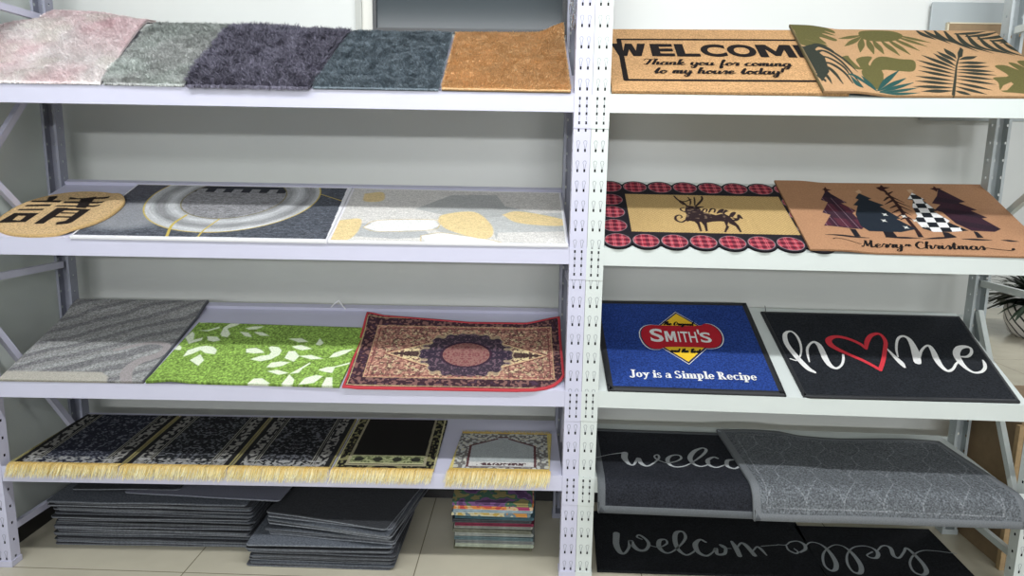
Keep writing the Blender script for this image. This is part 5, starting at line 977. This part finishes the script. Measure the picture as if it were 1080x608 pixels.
M_car = [mat('ribbed_carpet_charcoal', rgb(68, 70, 76), 9e-1, 150, .4, .6, 160, rnd=.45), mat('ribbed_carpet_slate', rgb(84, 89, 97), 9e-1, 150, .4, .6, 160, rnd=.45), mat('rubber_backed_black', rgb(44, 46, 50), .8, 150, .35, .5, 160, rnd=.4)]
ORD = 'lowest,second,third,fourth,fifth,sixth,seventh,eighth,ninth,tenth,eleventh,twelfth,thirteenth,fourteenth,fifteenth,sixteenth,seventeenth,eighteenth,nineteenth,twentieth,twenty-first,twenty-second,twenty-third'.split(',')
def pile_of(n, cx, y, rot, w, d, tot, label, group, seed, jit, split=None):
    rg = random.Random(seed); protos = []
    t = tot / n
    for k in range(3):
        me = slab('floor_mat', w, d, t * .80, seed + k); protos.append(me)
    first = {}
    for k in range(n):
        q = k % 3
        if q not in first:
            o = link('floor_mat', protos[q], [M_car[q], M_edge]); first[q] = o
        else:
            o = first[q].copy(); COL.objects.link(o)
        j = jit * (1 if k < n - 3 else 1.5)
        sx = 0 if split is None else split(k, n)
        o.location = (cx + sx + rg.uniform(-j, j), y + rg.uniform(-j, j) * .8, .0022 + k * t); o.rotation_euler = (0, 0, math.radians(rot + rg.uniform(-1.4, 1.4) * jit / .012))
        tag(o, label % ORD[k], 'floor mat', group)
pile_of(23, -1.372, 2.338, .6, .735, .43, .178, 'thin dark floor mat in the wide left floor pile, %s counting from the floor', 'flat mats in the wide left floor pile', 11, .010)
pile_of(11, -.715, 2.236, .3, .515, .42, .088, 'dark floor mat in the lower half of the middle pile, %s from the floor', 'lower mats of the middle floor pile', 31, .010, lambda k, n: .0)
rg = random.Random(5); base = .0022 + .088
for k in range(8):
    me = slab('floor_mat', .47, .45, .0078, 60 + k); o = link('floor_mat', me, [M_car[(k * 2) % 3], M_edge])
    o.location = (-.690 + rg.uniform(-.012, .012) - (.01 if k % 2 else 0), 2.262 + rg.uniform(-.01, .01), base + k * .0098 + .001); o.rotation_euler = (0, 0, math.radians(-8 + rg.uniform(-3, 3) - k * .3))
    tag(o, 'dark floor mat in the skewed top half of the middle pile, %s of that half' % ORD[k], 'floor mat', 'upper mats of the middle floor pile')
me = slab('floor_mat', .60, .42, .005, 77); o = link('floor_mat', me, [mat('lilac_grey_backing', rgb(112, 114, 128), .7, 200, .1), M_edge])
o.location = (-1.20, 2.372, .1835); o.rotation_euler = (0, 0, math.radians(-3)); tag(o, 'smooth lilac grey mat lying on top of the wide left floor pile', 'floor mat')
me = slab('floor_mat', .40, .36, .005, 79); o = link('floor_mat', me, [M_car[2], M_edge])
o.location = (-1.50, 2.40, .1905); o.rotation_euler = (0, 0, math.radians(3)); tag(o, 'black mat uppermost on the wide left floor pile', 'floor mat')
# folded rugs
def folded(w, d, t, seed):
    """rug folded once, the round fold on the right-hand side; z from 0 to 2t"""
    r = t * .98; prof = [(-w / 2, .0), (w / 2 - r, 0.)] + [(w / 2 - r + r * math.sin(a), r - r * math.cos(a)) for a in np.linspace(.3, math.pi - .3, 6)] + [(w / 2 - r, 2 * r), (-w / 2 + .004, 2 * r)]
    prof += [(-w / 2 + .001, 2 * r - .0015), (-w / 2 + .001, r + .0008), (w / 2 - r * 1.3, r + .0006), (w / 2 - r * 1.3, r - .0006), (-w / 2, r - .0008)]
    rs = np.random.default_rng(seed); ny = 8; V = []
    for k in range(ny + 1):
        y = d * k / ny; s = 1 - (.02 if k in (0, ny) else 0)
        for x, z in prof: V.append((x * s, y, z + .0012 * (vn(x * 100 + 50, y * 100, 8, seed=seed) - .5) * 0))
    n = len(prof); F = [(a * n + i, a * n + (i + 1) % n, (a + 1) * n + (i + 1) % n, (a + 1) * n + i) for a in range(ny) for i in range(n)]
    F += [tuple(range(n))[::-1], tuple(ny * n + i for i in range(n))]
    return V, F
FC = [('moss green and brown', rgb(96, 96, 76)), ('pale grey green', rgb(170, 178, 160)), ('grey', rgb(120, 124, 122)), ('teal grey', rgb(92, 112, 116)), ('light grey', rgb(150, 154, 148)),
      ('olive grey', rgb(112, 114, 100)), ('stone grey', rgb(140, 142, 134)), ('maroon', rgb(112, 36, 60)), ('charcoal', rgb(62, 66, 70)), ('dark teal', rgb(60, 90, 100)),
      ('cream and yellow', rgb(196, 180, 124)), ('pale blue', rgb(158, 178, 188)), ('orange red', rgb(206, 104, 78)), ('purple and green', rgb(112, 84, 116))]
rg = random.Random(9); z = .0015
for k, (cn, c) in enumerate(FC):
    t = .0066 if k < 13 else .0075; V, F = folded(.30, .26, t, k)
    m_ = mat('folded_rug_' + cn.replace(' ', '_'), c, .9, 40, .25, .4, 200)
    if k in (10, 12, 13):
        nt_ = m_.node_tree; bs_ = nt_.nodes['Principled BSDF']; tcn = nt_.nodes.new('ShaderNodeTexCoord'); no = nt_.nodes.new('ShaderNodeTexNoise'); no.inputs['Scale'].default_value = 14
        cr = nt_.nodes.new('ShaderNodeValToRGB'); pal = {10: [(200, 170, 90), (214, 206, 170), (120, 140, 150), (210, 150, 80)], 12: [(206, 90, 80), (226, 150, 80), (220, 190, 150), (176, 70, 110)], 13: [(92, 64, 104), (128, 90, 140), (70, 110, 90), (150, 140, 90)]}[k]
        cr.color_ramp.interpolation = 'CONSTANT'
        for i, q in enumerate(pal):
            el = cr.color_ramp.elements[i] if i < 2 else cr.color_ramp.elements.new(.5)
            el.position = (0, .44, .5, .57)[i] if i < 2 else (0, 0, .5, .57)[i]; l = lin(np.array(q) / 255); el.color = (l[0], l[1], l[2], 1)
        nt_.links.new(tcn.outputs['Object'], no.inputs['Vector']); nt_.links.new(no.outputs['Fac'], cr.inputs[0]); nt_.links.new(cr.outputs[0], bs_.inputs['Base Color'])
    o = link('folded_rug', mesh_np('folded_rug', V, F), m_); o.location = (-.112 + rg.uniform(-.007, .007) - (.006 if k > 9 else 0), 2.385 + rg.uniform(-.006, .006), z); o.rotation_euler = (0, 0, math.radians(rg.uniform(-1.2, 1.8)))
    z += 2 * t + .0004
    pos_ = 'lowest' if k == 0 else 'topmost' if k == len(FC) - 1 else 'above the %s one' % FC[k - 1][0]
    tag(o, 'folded %s rug in the small stack, %s' % (cn, pos_), 'rug', 'folded rugs in the small floor stack')

# ------------------------------------------------------------------ behind and beside the racks
b = MB(); b.box(1.745, 2.08, 2.37, 2.375, .001, .60); b.box(1.745, 2.08, 2.665, 2.67, .001, .60); b.box(1.745, 1.75, 2.375, 2.665, .001, .60); b.box(2.075, 2.08, 2.375, 2.665, .001, .60); b.box(1.75, 2.075, 2.375, 2.665, .001, .006)
M_card = mat('brown_cardboard', rgb(142, 120, 92), .85, 30, .08, .2, 60)
bx = empty('cardboard_box', (1.91, 2.52, 0)); tag(bx, 'brown cardboard box on the floor beyond the right rack', 'box')
b.build('box_body', M_card, bx, (-1.91, -2.52, 0))
f = MB(); f.box(1.747, 2.078, 2.372, 2.518, .600, .604); f.box(1.747, 2.078, 2.522, 2.668, .600, .604); f.build('flap', M_card, bx, (-1.91, -2.52, 0))
f = MB(); f.box(1.728, 1.745, 2.352, 2.372, .001, .55); f.build('corner_strip', mat('raw_wood_strip', rgb(186, 158, 118), .7, 60, .1), bx, (-1.91, -2.52, 0))
# board on the wall top right
bd = empty('display_board', (1.8, YW - .02, 1.85)); tag(bd, 'grey rounded board with a cardboard panel, hung high on the wall at right', 'board')
b = MB(); b.box(1.488, 2.08, YW - .022, YW - .012, 1.62, 2.052); b.build('back_board', mat('grey_acrylic', rgb(160, 168, 170), .4), bd, (-1.8, -YW + .02, -1.85), bevel=.004)
b = MB(); b.box(1.552, 2.06, YW - .034, YW - .0225, 1.64, 1.972); b.build('cardboard_panel', M_card, bd, (-1.8, -YW + .02, -1.85))
b = MB(); b.box(1.548, 2.064, YW - .036, YW - .022, 1.972, 1.977); b.box(1.546, 1.552, YW - .036, YW - .022, 1.64, 1.977); b.build('panel_edge', mat('pale_card_edge', rgb(206, 196, 170), .8), bd, (-1.8, -YW + .02, -1.85))
# potted plant far off on the floor
px, py = 4.60, 6.20
pl = empty('potted_plant', (px, py, 0)); tag(pl, 'dark leafy plant in a white pot with black slanting stripes, far right', 'plant')
M_pot = mat('striped_pot', rgb(226, 222, 214), .5); nt = M_pot.node_tree; bs = nt.nodes['Principled BSDF']
tc = nt.nodes.new('ShaderNodeTexCoord'); gr = nt.nodes.new('ShaderNodeTexGradient'); gr.gradient_type = 'RADIAL'; sp = nt.nodes.new('ShaderNodeSeparateXYZ')
m1 = nt.nodes.new('ShaderNodeMath'); m1.operation = 'MULTIPLY_ADD'; m1.inputs[1].default_value = .55; m2 = nt.nodes.new('ShaderNodeMath'); m2.operation = 'MULTIPLY'; m2.inputs[1].default_value = 18
m3 = nt.nodes.new('ShaderNodeMath'); m3.operation = 'FRACT'; m4 = nt.nodes.new('ShaderNodeMath'); m4.operation = 'LESS_THAN'; m4.inputs[1].default_value = .24
mxc = nt.nodes.new('ShaderNodeMixRGB'); mxc.inputs[1].default_value = (.75, .72, .68, 1); mxc.inputs[2].default_value = (.02, .02, .02, 1)
nt.links.new(tc.outputs['Object'], gr.inputs[0]); nt.links.new(tc.outputs['Object'], sp.inputs[0]); nt.links.new(sp.outputs['Z'], m1.inputs[0]); nt.links.new(gr.outputs['Fac'], m1.inputs[2])
nt.links.new(m1.outputs[0], m2.inputs[0]); nt.links.new(m2.outputs[0], m3.inputs[0]); nt.links.new(m3.outputs[0], m4.inputs[0]); nt.links.new(m4.outputs[0], mxc.inputs[0]); nt.links.new(mxc.outputs[0], bs.inputs['Base Color'])
b = MB(); b.lathe([(.02, .001), (.20, .001), (.24, .04), (.28, .14), (.29, .24), (.275, .30), (.26, .30), (.25, .26)], 40); b.build('pot', M_pot, pl, smooth=True)
b = MB(); b.lathe([(.25, .262), (.02, .27)], 24); b.build('soil', mat('dark_soil', rgb(48, 38, 30), .95), pl)
b = MB(); rg = random.Random(4)
for k in range(260):
    a = rg.uniform(0, 2 * math.pi); L = rg.uniform(.35, .75); el = rg.uniform(.15, 1.1); wv = rg.uniform(.03, .05); d = Vector((math.cos(a), math.sin(a), 0)); sd = Vector((-d.y, d.x, 0)); V = []
    for t in np.linspace(0, 1, 6):
        p = d * (L * t * math.cos(el) + .04) + Vector((0, 0, .30 + L * math.sin(el) * t - .45 * L * t * t)); ww = wv * math.sin(math.pi * min(1, t * .9 + .08)); V += [p - sd * ww, p + sd * ww + Vector((0, 0, ww * .3))]
    b.add(V, [(2 * i, 2 * i + 1, 2 * i + 3, 2 * i + 2) for i in range(5)])
b.build('foliage', mat('dark_leaf_green', rgb(40, 54, 38), .5, 8, .3), pl)
# small odds and ends on the third shelf
b = MB(); p = [surf('L', 3, -94.5 + dx, 46.5 + ds, .014 + dz) for dx, ds, dz in ((0, 0, 0), (1.6, 1.5, .012), (3, 2.2, .02), (4.5, .4, .008), (6, -1.2, .002))]
c = p[2]; b.tube([q - c for q in p], .0028, 6); o = b.build('plastic_tie', mat('white_plastic', rgb(232, 232, 236), .4), loc=tuple(c)); tag(o, 'white plastic tie lying at the back of the third shelf', 'tie')
b = MB(); p = [surf('R', 3, 71.2 + dx, 46 + ds, .001 + dz) for dx, ds, dz in ((.4, .9, 0), (.5, 1.4, .012), (0, 1.6, .03))]
c = p[0]; b.tube([q - c for q in p], .0012, 6); o = b.build('cable_tie', mat('black_plastic', rgb(28, 28, 30), .5), loc=tuple(c)); tag(o, 'black cable tie sticking up at the far corner of the home mat', 'tie')
# bundle of wire hooks hanging on the rear of the left rack's inner frame
b = MB(); rg = random.Random(12); c = U('L', -.040, .30, 1.98)
for k in range(7):
    x0 = rg.uniform(-.012, .012); y0 = rg.uniform(-.03, .03); z0 = rg.uniform(.0, .02); pts = [Vector((x0 + .006 * math.sin(t * 2 + k), y0 + .012 * math.sin(t * 3.1 + k), z0 + .06 - .035 * t)) for t in np.linspace(0, 4.5, 12)]
    b.tube(pts, .0016, 5)
o = b.build('wire_hook_bundle', mat('shiny_wire', rgb(196, 200, 206), .25, metal=.8), loc=tuple(c)); tag(o, 'bundle of bent silvery wire hooks hanging beside the centre post', 'wire')
